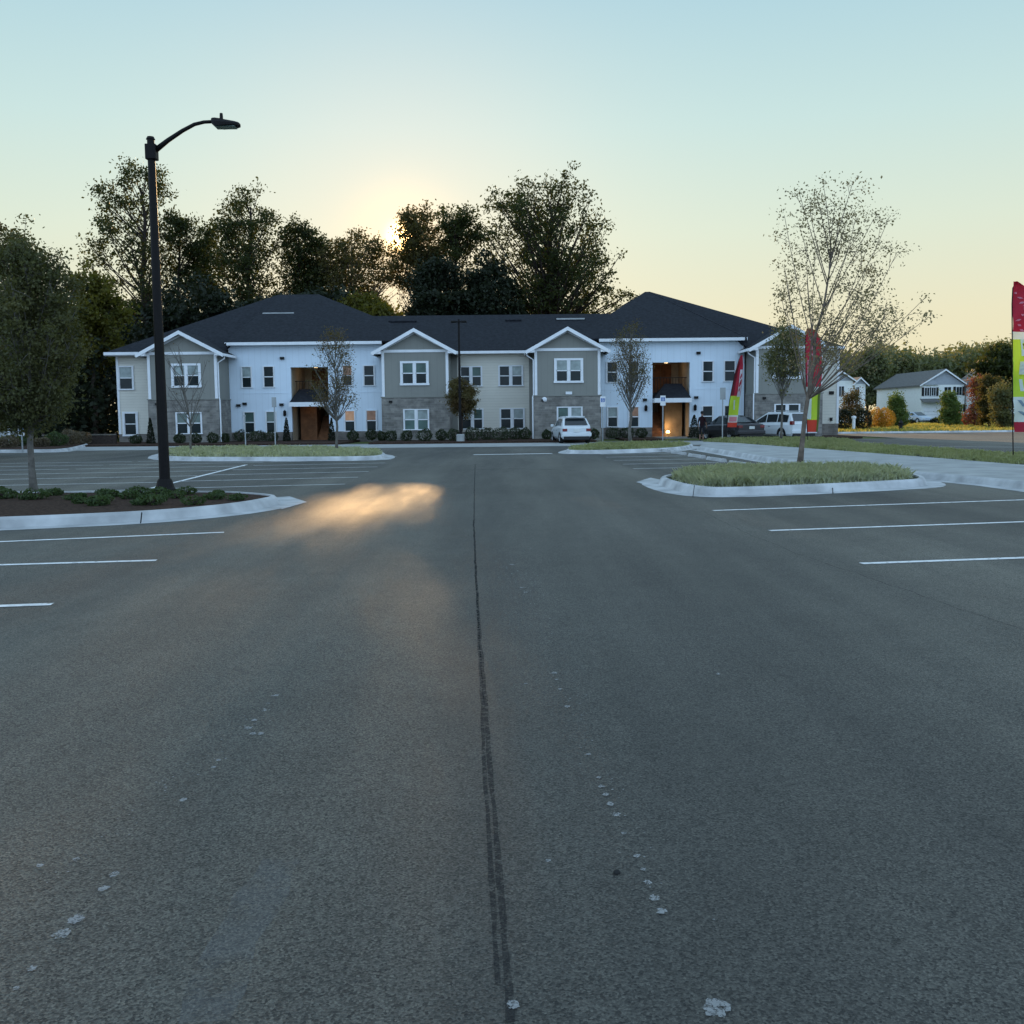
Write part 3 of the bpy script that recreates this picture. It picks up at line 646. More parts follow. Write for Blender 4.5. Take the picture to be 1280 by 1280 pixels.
for (px, py) in ((354.5, 448), (872.5, 441.5), (298, 507), (306, 505), (870, 497), (806, 500), (352, 506)):
    b = AB(); xx = X(px, YW); z = ZA(px, py, YW); b.box(xx-0.13, xx+0.13, YW-0.15, YW, z-0.07, z+0.09); b.build('wall_fixture', M['dark'])
# --- centre section
x0 = X(560, YC); x1 = X(670, YC); xg0 = X(572, YC); xg1 = X(661.5, YC)
b = AB(); b.box(xg0, xg1, YC, YC+0.3, 0.55, EAVE_C); b.build('wall', M['cream_lap'])
boxes('wall', M['grey_board'], (x0, xg0, YC-0.03, YC+0.3, 0.55, EAVE_C), (xg1, x1, YC-0.03, YC+0.3, 0.55, EAVE_C))
b = AB(); b.box(x0, x1, YC-0.08, YC+0.3, -0.05, 0.55); b.build('foundation', M['stone_base'])
b = AB(); b.box(x0, x1, YC-0.63, YC-0.5, EAVE_C-0.03, EAVE_C+0.14); b.build('gutter', M['trim']); boxes('soffit', M['trim'], (x0, x1, YC-0.5, YC, EAVE_C, EAVE_C+0.04))
window(576, 602, 459, 482, YC, 0.07, double=True, top=('glass_dark', 'glass_green')); window(577.5, 603, 512, 535.5, YC, 0.07, double=True, top='glass_green', bot='glass_dark')
window(624.5, 653, 458, 481.5, YC, 0.07, double=True, top=('glass_dark', 'glass_green')); window(625.5, 654.5, 511.5, 535, YC, 0.07, double=True, top=('glass_dark', 'glass_light'), bot=('glass_dark', 'glass_dark'))
# far side walls so that the block is closed
b = AB(); b.box(xl0+0.1, xr1-0.1, YC+D-2, YC+D-1.8, 0, 5.6); b.build('rear_wall', M['cream_lap'])
# --- roofs
yr = 76.5; yb = 86.8; yf = YW-0.6
def roofmesh(name, polys):
    b = AB()
    for p in polys: b.poly(p)
    o = b.build(name, M['roof']); 
    s = o.modifiers.new('thickness', 'SOLIDIFY'); s.thickness = 0.12; s.offset = -1
    return o
A_ = (X(133.5, yf), yf-0.1, 5.74+0.12); B_ = (X(284, yf)-0.05, yf-0.1, 5.86); B2 = (X(284, yf)-0.05, yf, EAVE_W+0.15); C_ = (-4.9, yf, EAVE_W+0.15)
RL = (XA(352, yr), yr, 10.6); RR = (XA(402, yr), yr, 10.6); Ab = (A_[0], yb, 5.86); Cb = (-4.9, yb, EAVE_W+0.15)
roofmesh('roof', [[A_, B_, RL], [B_, B2, RL], [B2, C_, RR, RL], [C_, Cb, RR], [Cb, Ab, RL, RR], [Ab, A_, RL]])
A_ = (3.9, yf, EAVE_W+0.15); B2 = (X(932, yf)+0.05, yf, EAVE_W+0.15); B_ = (B2[0], yf-0.1, 5.86); E_ = (X(1054, yf), yf-0.1, 5.80)
RL = (XA(806, yr), yr, 10.55); RR = (XA(812, yr), yr, 10.55); Eb = (E_[0], yb, 5.80); Ab = (3.9, yb, EAVE_W+0.15)
roofmesh('roof', [[A_, B2, RR, RL], [B2, B_, RR], [B_, E_, RR], [E_, Eb, RR], [Eb, Ab, RL, RR], [Ab, A_, RL]])
yf2 = YC-0.6; yr2 = 74.8; zr2 = 8.82
roofmesh('roof', [[(-4.9, yf2, EAVE_C+0.13), (3.4, yf2, EAVE_C+0.13), (11, yr2, zr2), (-12, yr2, zr2)], [(11, yb-2, EAVE_C), (-12, yb-2, EAVE_C), (-12, yr2, zr2), (11, yr2, zr2)]])
yy = yf-0.08   # wing gutters
boxes('gutter', M['trim'], (X(133.5, yf), X(176, yf), yy-0.12, yy, 5.70, 5.88), (X(1034, yf), X(1054, yf), yy-0.12, yy, 5.64, 5.81))
boxes('soffit', M['trim'], (X(133.5, yf), X(280, yf), yy, YG, 5.66, 5.70), (X(1024, yf), X(1054, yf), yy, YG, 5.6, 5.64))
for px in (288.5, 928):
    b = AB(); xx = X(px, YW); b.tube([(xx, YW-0.5, EAVE_W-0.03), (xx, YW-0.08, EAVE_W-0.35), (xx, YW-0.08, 5.4)], 0.045, 6); b.build('downspout', M['trim'])
# long low ridge vents on the roofs: (px0, px1, py, Y guess)
def vent(p0, p1, py, Y, lift):
    xa, xb = XA(p0, Y), XA(p1, Y); z = ZA((p0+p1)/2, py, Y)
    b = AB(); b.box(xa, xb, Y, Y+0.5, z-0.35, z+0.02, 0); b.box(xa-0.03, xb+0.03, Y-0.06, Y+0.5, z+0.02, z+0.08, 0)
    o = b.build('roof_vent', M['roof'])
    if lift: f = AB(); f.box(xa, xb, Y-0.09, Y-0.065, z+0.0, z+0.10); f.build('flashing', M['galv'], o)
vent(332, 371, 392.5, 72.3, True); vent(488, 522, 402.5, 73.2, False); vent(633, 652, 401, 73.2, False); vent(696, 731, 399.5, 73.4, True)
# porch light glowing in the right breezeway
cx = X(838, YW); b = AB(); b.lathe([(0, 0.16), (0.10, 0.12), (0.12, 0.0), (0, 0.0)], (cx, YW+1.0, 0.33), 10); b.build('floor_lamp_glow', M['lampglow'])
for (px, e, yy, z) in ((838, 9, 1.2, 0.8), (385, 1.6, 0.9, 2.2), (838, 6, 2.2, 4.7), (388, 3, 2.2, 4.7)):  # the upper pair is added fill for the upper breezeways
    pl = bpy.data.lights.new('breezeway_light', 'POINT'); pl.energy = e; pl.color = (1, 0.70, 0.40); pl.shadow_soft_size = 0.12
    po = bpy.data.objects.new('breezeway_light', pl); COL.objects.link(po); po.location = (X(px, YW), YW+yy, z)

# ================================================================== FAR HOUSES
def house(name, label, x0, x1, y0, depth, he, hr, wins, m='white_lap', garage=None, small=None, rx=None, part_gable=None):
    t = thing(name, label, 'house', (x0, y0, 0))
    def L_(b, n, mm, p=None):
        b.v = [(x-x0, y-y0, z) for x, y, z in b.v]; return b.build(n, mm, p or t)
    xm = (x0+x1)/2 if rx is None else rx
    b = MB(); b.box(x0, x1, y0, y0+depth, 0, he); L_(b, 'wall', M['house_white'])
    b = MB(); b.prism([(x0, y0, he), (x1, y0, he), (xm, y0, hr)], (0, depth, 0)); L_(b, 'gable_wall', M['house_grey'])
    sl0 = (hr-he)/(xm-x0); sl1 = (hr-he)/(x1-xm); b = MB(); o = 0.45
    b.prism([(x0-o, y0-o, he-o*sl0+0.05), (xm, y0-o, hr+0.05), (xm, y0-o, hr+0.3), (x0-o, y0-o, he-o*sl0+0.25)], (0, depth+2*o, 0))
    b.prism([(xm, y0-o, hr+0.05), (x1+o, y0-o, he-o*sl1+0.05), (x1+o, y0-o, he-o*sl1+0.25), (xm, y0-o, hr+0.3)], (0, depth+2*o, 0))
    rf = L_(b, 'roof', M['roofgrey'])
    b = MB(); b.prism([(x0-o, y0-o-0.05, he-o*sl0), (xm, y0-o-0.05, hr), (xm, y0-o-0.05, hr+0.27), (x0-o, y0-o-0.05, he-o*sl0+0.22)], (0, 0.04, 0))
    b.prism([(xm, y0-o-0.05, hr), (x1+o, y0-o-0.05, he-o*sl1), (x1+o, y0-o-0.05, he-o*sl1+0.22), (xm, y0-o-0.05, hr+0.27)], (0, 0.04, 0)); L_(b, 'rake', M['trim'], rf)
    for (a, c, z0, z1, sh) in wins:
        b = MB(); b.box(a-0.08, c+0.08, y0-0.08, y0, z0-0.08, z1+0.08); wd = L_(b, 'window', M['trim'])
        b = MB(); b.box(a, (a+c)/2-0.03, y0-0.1, y0-0.05, z0, z1); b.box((a+c)/2+0.03, c, y0-0.1, y0-0.05, z0, z1); L_(b, 'pane', M['glass_dark'], wd)
        if sh:
            for e in (a-0.08-0.38, c+0.08):
                b = MB(); b.box(e, e+0.38, y0-0.07, y0, z0-0.05, z1+0.05); L_(b, 'shutter', M['dark'], wd)
    return t, L_
M['house_white'] = mat('house_white', (0.74, 0.76, 0.74), 0.7, 0.2, noise_amt=0.06)
M['house_grey'] = mat('house_grey', (0.34, 0.37, 0.41), 0.7, 0.2, noise_amt=0.06)
Y1 = 160.0
hx0, hx1 = XA(1151.5, Y1), XA(1205.5, Y1)
def hz(py, px=1175): return ZA(px, py, Y1)
t, L_ = house('suburban_house', 'white two-storey house with grey gable, garage and dark shuttered windows across the lawn', hx0, hx1, Y1, 19.5, hz(481), hz(463.5), [
    (XA(1155.5, Y1), XA(1161, Y1), hz(494.5), hz(484.5), True), (XA(1164, Y1), XA(1169, Y1), hz(494.5), hz(484.5), True), (XA(1180, Y1), XA(1188, Y1), hz(489.5), hz(484), False), (XA(1195, Y1), XA(1201.5, Y1), hz(494), hz(484), True), (XA(1197.5, Y1), XA(1203, Y1), hz(515), hz(506), True)], rx=XA(1180, Y1))
b = MB(); b.box(XA(1155, Y1), XA(1172, Y1), Y1-0.06, Y1, 0.1, hz(510)); gd = L_(b, 'garage_door', M['trim'])
b = MB()
for k in range(1, 4): b.box(XA(1155, Y1), XA(1172, Y1), Y1-0.075, Y1-0.061, 0.1+k*0.5, 0.13+k*0.5)
L_(b, 'door_panel', M['house_grey'], gd)
b = MB(); b.prism([(XA(1150, Y1), Y1-1.2, hz(503)), (XA(1183, Y1), Y1-1.2, hz(503)), (XA(1183, Y1), Y1, hz(499)), (XA(1150, Y1), Y1, hz(499))], (0, 0.02, 0.12)); L_(b, 'porch_roof', M['roofgrey'])
b = MB(); b.prism([(XA(1153, Y1), Y1-0.35, hz(481)), (XA(1172, Y1), Y1-0.35, hz(481)), (XA(1162.5, Y1), Y1-0.35, hz(473))], (0, 0.34, 0)); L_(b, 'small_gable', M['house_grey'])
b = MB(); b.box(hx0-0.06, hx0, Y1+12.2, Y1+13.6, 2.4, 3.9); sw = L_(b, 'window', M['glass_dark'])
Y2 = 150.0
h2a, h2b = XA(1036, Y2), XA(1066, Y2)
t2, L_ = house('suburban_house', 'pale two-storey house half hidden behind the right end of the apartment building', h2a, h2b, Y2, 14, ZA(1050, 476, Y2), ZA(1050, 466, Y2), [(XA(1047.5, Y2), XA(1054.5, Y2), ZA(1050, 495, Y2), ZA(1050, 483, Y2), False), (XA(1040, Y2), XA(1043, Y2), ZA(1050, 500, Y2), ZA(1050, 494, Y2), False)])
Y3 = 165.0
t3, L_ = house('suburban_house', 'narrow pale house with rosy light between two houses, behind dark hedges', XA(1067.5, Y3), XA(1081.5, Y3), Y3, 10, ZA(1070, 480, Y3), ZA(1070, 473.5, Y3), [(XA(1070, Y3), XA(1073.5, Y3), ZA(1070, 495, Y3), ZA(1070, 484, Y3), False)])
Y4 = 150.0
t4, L_ = house('suburban_house', 'blue-grey sided house behind the large banner at the right edge', XA(1246, Y4), XA(1300, Y4), Y4, 14, ZA(1260, 478, Y4), ZA(1260, 458, Y4), [(XA(1256, Y4), XA(1260, Y4), ZA(1260, 500, Y4), ZA(1260, 490, Y4), False)])
# ================================================================== VEGETATION
rng = np.random.default_rng(11)
def leafquads(c, size, rng, flat=0.0):
    n = len(c); u = rng.normal(size=(n, 3)); u /= np.linalg.norm(u, axis=1)[:, None]
    v = rng.normal(size=(n, 3)); v -= (v*u).sum(1)[:, None]*u; v /= np.linalg.norm(v, axis=1)[:, None]
    s = size*rng.uniform(0.6, 1.3, size=(n, 1)); wv = s*rng.uniform(0.4, 0.7, size=(n, 1))
    q = np.stack([c-u*s, c-u*s*0.1+v*wv, c+u*s, c+u*s*0.1-v*wv], axis=1)
    return q.reshape(-1, 3)
def prof_at(rows, z):
    if z <= rows[0][0]: return rows[0][1:]
    for a, c in zip(rows, rows[1:]):
        if a[0] <= z <= c[0]:
            t = (z-a[0])/max(1e-6, c[0]-a[0]); return tuple(a[k]+(c[k]-a[k])*t for k in (1, 2))
    return rows[-1][1:]
def tree(name, label, Y, base, rows, mleaf, mbark='bark', nl=70, clump=0.9, leaves=130, lsize=0.18, trunk_r=0.25, seed=0, group=None, cat='tree', steep=1.1, fork=None, dscale=1.0, lean=0, twigs=3, trunk_top=0.85, limb_r=0.35, hollow=0.45, zbias=0.0, lowest=None, gap=None):
    """rows: crown outline (py, xl, xr) from top down; base: (px, py or None)"""
    random.seed(seed); rg = np.random.default_rng(seed+5)
    bx = XA(base[0], Y, 530); o = Vector((bx, Y, 0))
    pr = sorted([(ZA((a+c)/2, py, Y), XA(a, Y, py)-bx, XA(c, Y, py)-bx) for py, a, c in rows])
    zt = pr[-1][0]; zb = pr[0][0]
    t = thing(name, label, cat, tuple(o), 0, group)
    tr = MB(); L0, L1 = pr[-1][1:]; topx = (L0+L1)/2*0.8; n = 9; tp = []
    ztr = zb + (zt-zb)*trunk_top
    for k in range(n):
        f = k/(n-1); z = ztr*f
        cx = topx*max(0, (f-0.25)/0.75)**1.2 + lean*f
        tp.append(Vector((cx+random.uniform(-1, 1)*0.012*ztr*(0 if k == 0 else 1), random.uniform(-1, 1)*0.012*ztr*(0 if k == 0 else 1), z)))
    rad = [trunk_r*(1.35 if k == 0 else 1)*(1-0.8*k/(n-1)) for k in range(n)]
    tr.tube(tp, rad, 8)
    def trunk_pt(z):
        f = max(0, min(0.999, z/ztr))*(n-1); i = int(f); return tp[i].lerp(tp[min(i+1, n-1)], f-i)
    cents = []
    H = zt-zb
    for k in range(nl):
        while True:
            z = zb + H*random.random()**(1.0-zbias)
            l, r_ = prof_at(pr, z)
            mxw = max(c-a for _, a, c in pr)
            if random.random() < ((r_-l)/mxw)**0.8+0.15: break
        cxm = (l+r_)/2; hw = (r_-l)/2
        a = random.uniform(0, 2*math.pi); rr = math.sqrt(random.uniform(hollow**2, 1))
        e = Vector((cxm+math.cos(a)*rr*hw, math.sin(a)*rr*max(hw, 0.3)*dscale, z))
        # starting point on the trunk
        p0z = e.z - steep*math.hypot(e.x-cxm, e.y) - random.uniform(0, 0.12)*H
        lo = (lowest if lowest is not None else max(0.3*zb, zb-0.12*H)); p0z = max(lo, min(p0z, ztr*0.97))
        p0 = trunk_pt(p0z); mid = p0.lerp(e, 0.45)+Vector((e.x-p0.x, e.y-p0.y, 0))*0.12 + Vector([random.uniform(-1, 1)*0.03*H for _ in range(3)])
        pts = []
        for j in range(6):
            f = j/5; pts.append(p0*(1-f)**2+mid*2*f*(1-f)+e*f*f)
        r0 = max(0.012, trunk_r*limb_r*(1-0.6*p0z/zt)*random.uniform(0.5, 1)); tr.tube(pts, [r0*(1-0.85*j/5)+0.004 for j in range(6)], 5, cap=False)
        cents.append((e, 1.0))
        if leaves: cents.append((pts[4], 0.5))
        for q in range(twigs):
            f = random.uniform(0.45, 0.95); i = int(f*5); s = pts[i].lerp(pts[i+1], f*5-i)
            d = Vector((random.gauss(0, 1), random.gauss(0, 1), random.gauss(0.5, 0.8))).normalized()*clump*random.uniform(0.8, 1.8)
            m_ = s+d*0.5+Vector((0, 0, 0.05*d.length)); tr.tube([s, m_, s+d], [r0*0.3+0.003, r0*0.2+0.003, 0.003], 4, cap=False)
            cents.append((s+d, 0.6))
    tr.build('trunk', M[mbark], t, smooth=True)
    P_ = []
    for c, wgt in cents:
        m = int(leaves*wgt*random.uniform(0.5, 1.4))
        if m < 1: continue
        sp = clump*random.uniform(0.35, 0.62)
        if gap:
            dd_ = CM.to_3x3().transposed() @ (Vector((c.x+bx, Y+c.y, c.z-CAMH))); qx = 640+F*dd_.x/-dd_.z; qy = 640-F*dd_.y/-dd_.z
            if any(((qx-g_[0])/g_[2])**2+((qy-g_[1])/g_[3])**2 < 1 and random.random() < g_[4] for g_ in gap): continue
        P_.append(np.array(c)[None, :] + rg.normal(size=(m, 3))*np.array([sp, sp, sp*0.7]))
    if P_:
        P_ = np.concatenate(P_); obj_from_np('crown', leafquads(P_, lsize, rg), 4, M[mleaf], t)
    return t
def rows_of(*a): return list(a)
SUNGAP = [(483, 366, 14, 14, 0.97), (501, 374, 26, 15, 0.97), (508, 300, 7, 6, 0.5), (511, 344, 4, 8, 0.5)]
# tall trees behind the building, left to right
BG = 'tall trees behind the apartment building'
tree('tall_tree', 'tall dark tree with forked top directly behind the near lamp post', 90, (190, 560), [(206, 180, 198), (235, 122, 208), (262, 100, 212), (300, 102, 222), (340, 112, 225), (375, 150, 222), (400, 165, 225)], 'leaf_forest', 'bark_dark', 66, 0.75, 62, 0.13, 0.42, 21, BG, lean=-0.6)
tree('tall_tree', 'slim dark tree just right of the lamp post', 92, (220, 560), [(260, 216, 238), (285, 205, 246), (315, 200, 262), (360, 196, 270), (398, 200, 270)], 'leaf_forest', 'bark_dark', 50, 0.7, 62, 0.13, 0.3, 22, BG)
tree('tall_tree', 'broad pointed tree rising over the left end of the dark roof', 92, (318, 560), [(236, 300, 326), (262, 268, 350), (300, 252, 362), (335, 250, 368), (388, 268, 365)], 'leaf_forest', 'bark_dark', 84, 0.72, 52, 0.13, 0.36, 23, BG)
tree('tall_tree', 'lower rounded tree above the left roof ridge', 94, (372, 560), [(277, 362, 385), (305, 352, 396), (340, 350, 412), (382, 352, 416)], 'leaf_forest', 'bark_dark', 56, 0.7, 52, 0.13, 0.3, 24, BG)
tree('tall_tree', 'thin see-through tree left of the sun', 93, (440, 560), [(290, 428, 450), (306, 412, 478), (318, 404, 497), (330, 398, 504), (350, 398, 506), (366, 404, 498), (392, 410, 492)], 'leaf_olive', 'bark', 100, 0.68, 46, 0.125, 0.28, 25, BG, gap=SUNGAP)
tree('tall_tree', 'tree whose leaves the low sun shines through', 93, (524, 560), [(262, 512, 530), (275, 500, 545), (292, 500, 556), (308, 492, 558), (325, 488, 562), (345, 488, 560), (352, 494, 560), (390, 495, 560)], 'leaf_olive', 'bark_dark', 85, 0.7, 80, 0.125, 0.3, 26, BG, gap=SUNGAP)
tree('tall_tree', 'round-topped tree between the sun and the tallest tree', 92, (572, 560), [(257, 556, 586), (275, 545, 600), (310, 548, 615), (345, 545, 615), (390, 545, 612)], 'leaf_forest', 'bark_dark', 64, 0.68, 60, 0.13, 0.3, 27, BG, gap=SUNGAP)
tree('tall_tree', 'tallest and broadest dark tree, with a double top, behind the building', 90, (690, 560), [(216, 676, 708), (228, 636, 728), (246, 603, 756), (285, 600, 774), (322, 604, 782), (352, 602, 800), (376, 608, 802), (395, 622, 790)], 'leaf_forest', 'bark_dark', 180, 0.7, 46, 0.13, 0.5, 28, BG, trunk_top=0.75, hollow=0.3)
tree('tall_tree', 'feathery tree filling the row just left of the see-through tree', 95, (404, 560), [(296, 392, 416), (312, 380, 428), (340, 376, 436), (370, 376, 440), (392, 380, 436)], 'leaf_forest', 'bark_dark', 56, 0.68, 50, 0.13, 0.26, 71, BG)
tree('tall_tree', 'airy tree between the slim dark tree and the broad pointed tree', 96, (258, 560), [(288, 246, 268), (305, 238, 276), (340, 232, 282), (380, 236, 284)], 'leaf_forest', 'bark_dark', 44, 0.68, 50, 0.13, 0.26, 72, BG)
tree('dense_tree', 'dense dark tree low behind the centre roof, right of the sun', 86, (540, 560), [(334, 525, 560), (350, 505, 585), (375, 500, 595), (402, 505, 600)], 'leaf_dark', 'bark_dark', 36, 0.85, 110, 0.16, 0.25, 29, BG, gap=SUNGAP)
tree('dense_tree', 'dense dark tree low behind the centre roof, under the tallest tree', 86, (612, 560), [(330, 600, 625), (350, 588, 640), (380, 580, 660), (402, 585, 650)], 'leaf_dark', 'bark_dark', 36, 0.85, 110, 0.16, 0.25, 30, BG)
tree('bushy_tree', 'low yellow-green tree behind the roof dip below the sun', 84, (465, 560), [(378, 435, 475), (388, 420, 512), (400, 415, 520)], 'leaf_yellow', 'bark', 26, 0.8, 90, 0.17, 0.2, 31, BG, gap=SUNGAP)
tree('bushy_tree', 'yellow-green tree catching light left of the lamp post', 72, (120, 545), [(348, 100, 120), (368, 85, 142), (395, 80, 160), (425, 80, 160), (455, 85, 140)], 'leaf_yellow', 'bark', 44, 0.7, 80, 0.14, 0.2, 32, BG)
tree('dark_tree', 'dark low tree between the lamp post and the left roof', 82, (265, 560), [(372, 200, 330), (392, 190, 350), (420, 190, 300), (470, 190, 280)], 'leaf_dark', 'bark_dark', 50, 1.0, 130, 0.2, 0.3, 33, BG)
tree('dark_tree', 'dark tree crowded behind the left roof ridge', 84, (400, 560), [(372, 380, 420), (384, 350, 450), (400, 340, 460), (430, 330, 470)], 'leaf_dark', 'bark_dark', 40, 1.0, 120, 0.2, 0.25, 34, BG)
tree('edge_tree', 'tall olive tree cut by the left edge behind the near tree', 45, (-30, 560), [(270, -45, 6), (300, -90, 24), (360, -130, 42), (440, -150, 50), (520, -120, 40)], 'leaf_olive', 'bark', 70, 0.55, 110, 0.085, 0.25, 35)
# dark wood that fills the left side behind the trees
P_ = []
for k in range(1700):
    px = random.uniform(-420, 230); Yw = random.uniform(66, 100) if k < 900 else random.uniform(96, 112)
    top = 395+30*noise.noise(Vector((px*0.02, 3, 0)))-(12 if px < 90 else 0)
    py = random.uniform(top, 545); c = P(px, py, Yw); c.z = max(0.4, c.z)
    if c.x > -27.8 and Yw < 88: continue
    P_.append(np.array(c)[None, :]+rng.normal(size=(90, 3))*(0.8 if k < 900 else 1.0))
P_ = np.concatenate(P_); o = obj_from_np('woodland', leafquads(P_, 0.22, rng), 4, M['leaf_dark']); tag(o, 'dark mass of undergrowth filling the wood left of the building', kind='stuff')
# understorey behind the building, seen only through gaps above the roofs
# far tree line beyond the houses
P_ = []
for k in range(950):
    px = random.uniform(1010, 1420); Yw = random.uniform(195, 225)
    top = 452+14*noise.noise(Vector((px*0.045, 8, 0)))+7*noise.noise(Vector((px*0.16, 2, 0)))-(10 if 1200 < px < 1262 else 0)
    if 1085 < px < 1135: top += -6
    py = top+abs(random.gauss(0, 20)); c = P(px, min(py, 512), Yw)
    P_.append(np.array(c)[None, :]+rng.normal(size=(70, 3))*np.array([1.3, 1.3, 1.1]))
P_ = np.concatenate(P_); o = obj_from_np('tree_line', leafquads(P_, 0.42, rng), 4, M['leaf_far']); tag(o, 'hazy line of far woods behind the houses', kind='stuff')
tree('tree', 'dark round tree left of the white gabled house', 186, (1084, 520), [(444, 1076, 1096), (455, 1070, 1104), (475, 1066, 1106), (500, 1070, 1100)], 'leaf_far', 'bark_dark', 40, 1.3, 110, 0.3, 0.3, 41)
tree('tree', 'dark green tree behind the right edge banner', 130, (1252, 525), [(440, 1243, 1262), (450, 1230, 1268), (470, 1228, 1270), (490, 1232, 1268)], 'leaf_forest', 'bark_dark', 44, 1.1, 110, 0.26, 0.3, 42)

# planted trees
tree('young_tree', 'full olive young tree in the mulch island at the left edge', 20.3, (38, 624), [(292, 26, 46), (306, 8, 62), (318, -8, 86), (345, -14, 84), (372, -40, 104), (400, -34, 98), (430, -56, 116), (470, -50, 100), (500, -30, 88), (520, -8, 66), (532, 18, 52)], 'leaf_near_dark', 'bark_grey', 150, 0.22, 72, 0.036, 0.075, 51, None, steep=1.3, lowest=1.45, twigs=4, limb_r=0.24, hollow=0.15)
tree('young_tree', 'tall wispy sparse-leaved tree in the grass island at right', 27.4, (1000, 589), [(222, 1026, 1052), (236, 985, 1086), (255, 968, 1104), (290, 966, 1114), (330, 965, 1140), (365, 945, 1152), (395, 955, 1156), (425, 1005, 1146)], 'leaf_birch', 'bark_warm', 52, 0.32, 46, 0.036, 0.075, 52, None, steep=2.1, twigs=4, trunk_top=0.55, limb_r=0.2, lowest=1.9, lean=0.25, hollow=0.1)
tree('young_tree', 'bare thin tree beside the lamp post on the far grass island', 43, (237, 572), [(425, 200, 240), (450, 192, 262), (480, 200, 268), (510, 215, 255)], 'leaf_rust', 'bark_grey', 26, 0.3, 1, 0.04, 0.05, 53, None, steep=1.6, twigs=4, lowest=1.2, limb_r=0.5)
tree('young_tree', 'rust-topped young tree in front of the left breezeway', 43, (420, 570), [(412, 412, 426), (422, 398, 436), (440, 394, 442), (460, 386, 440), (478, 386, 442), (500, 395, 448)], 'leaf_rust', 'bark_grey', 70, 0.24, 18, 0.036, 0.06, 54, None, steep=1.6, twigs=4, zbias=-0.3, lowest=1.4, limb_r=0.45)
tree('young_tree', 'vase-shaped young tree in front of the right white wall', 55, (788, 555), [(405, 782, 794), (420, 768, 808), (440, 760, 815), (465, 762, 814), (485, 768, 806)], 'leaf_rust', 'bark_grey', 75, 0.3, 17, 0.042, 0.09, 55, None, steep=2.0, twigs=4, lowest=1.6, limb_r=0.4)
tree('young_tree', 'small leafy green tree in front of the right grey bay', 54, (977, 553), [(408, 972, 990), (418, 958, 1003), (438, 955, 1006), (458, 958, 1002)], 'leaf_near', 'bark_grey', 55, 0.35, 36, 0.06, 0.07, 56, None, steep=2.2, twigs=3, lowest=1.5, limb_r=0.4)
tree('small_tree', 'small round brownish tree beside the central lamp post', 62.3, (577, 552), [(474, 570, 582), (484, 560, 592), (500, 559, 598), (512, 568, 594)], 'leaf_rust', 'bark_dark', 60, 0.25, 75, 0.055, 0.06, 57, None, twigs=2, lowest=0.9)
tree('ornamental_tree', 'red and pink leaved small tree on the right lawn', 95, (1222, 535), [(474, 1219, 1227), (482, 1214, 1232), (500, 1210, 1234), (520, 1208, 1236), (530, 1212, 1234)], 'leaf_red', 'bark_dark', 46, 0.4, 26, 0.10, 0.09, 58)
tree('ornamental_tree', 'dark brownish upright tree on the right lawn', 90, (1236, 536), [(472, 1229, 1244), (485, 1226, 1250), (505, 1226, 1250), (525, 1228, 1248)], 'leaf_olive', 'bark_dark', 46, 0.4, 60, 0.11, 0.1, 59)
tree('ornamental_tree', 'grey-green leggy tree beside the banner at the right edge', 85, (1254, 537), [(482, 1248, 1262), (495, 1240, 1268), (515, 1240, 1268), (530, 1244, 1266)], 'leaf_near', 'bark_dark', 50, 0.45, 40, 0.10, 0.09, 60)
tree('conical_tree', 'small bright green conical tree on the lawn before the white house', 100, (1187, 533), [(494, 1185, 1189), (505, 1181, 1195), (518, 1178, 1198), (528, 1180, 1196)], 'leaf_green', 'bark_dark', 50, 0.4, 70, 0.10, 0.09, 61)
tree('conical_tree', 'slim green tree beside the yellow bushes', 100, (1121, 532), [(497, 1118, 1123), (508, 1114, 1128), (522, 1113, 1129), (529, 1115, 1128)], 'leaf_green', 'bark_dark', 45, 0.4, 70, 0.10, 0.08, 62)
tree('bare_shrub', 'leafless brown shrub before the pale half hidden house', 90, (1066, 538), [(490, 1058, 1074), (505, 1052, 1078), (525, 1052, 1078)], 'leaf_rust', 'bark_dark', 50, 0.4, 25, 0.08, 0.05, 63, cat='shrub')

# shrubs
def shrub(name, label, loc, rx_, ry_, rz_, m, n=900, ls=0.04, group=None, cone=False, seed=0, cat='shrub'):
    rg = np.random.default_rng(seed+100); d = rg.normal(size=(n, 3)); d /= np.linalg.norm(d, axis=1)[:, None]
    r = rg.uniform(0.55, 1.0, size=(n, 1))**0.5; p = d*r
    if cone:
        z = rg.uniform(0, 1, size=n)**1.3; a = rg.uniform(0, 6.283, size=n); q = (1-z)**0.7*rg.uniform(0.6, 1, size=n)+0.04
        p = np.stack([np.cos(a)*q*rx_, np.sin(a)*q*ry_, z*rz_*2], axis=1)
    else:
        w_ = 1+0.18*np.sin(p[:, :1]*5+seed)*np.cos(p[:, 1:2]*4)
        p = p*w_*np.array([rx_, ry_, rz_]); p[:, 2] += rz_*0.9; p = p[p[:, 2] > 0]
    t = thing(name, label, cat, loc, 0, group)
    b = MB()
    for k in range(5):
        a = k*1.3; b.tube([(0, 0, 0), (math.cos(a)*rx_*0.25, math.sin(a)*ry_*0.25, rz_*0.7), (math.cos(a)*rx_*0.5, math.sin(a)*ry_*0.5, rz_*1.2)], [0.02, 0.014, 0.006], 5)
    b.build('stem', M['bark_dark'], t)
    obj_from_np('foliage', leafquads(p, ls, rg), 4, M[m], t); return t
SG = 'clipped shrubs along the front of the building'
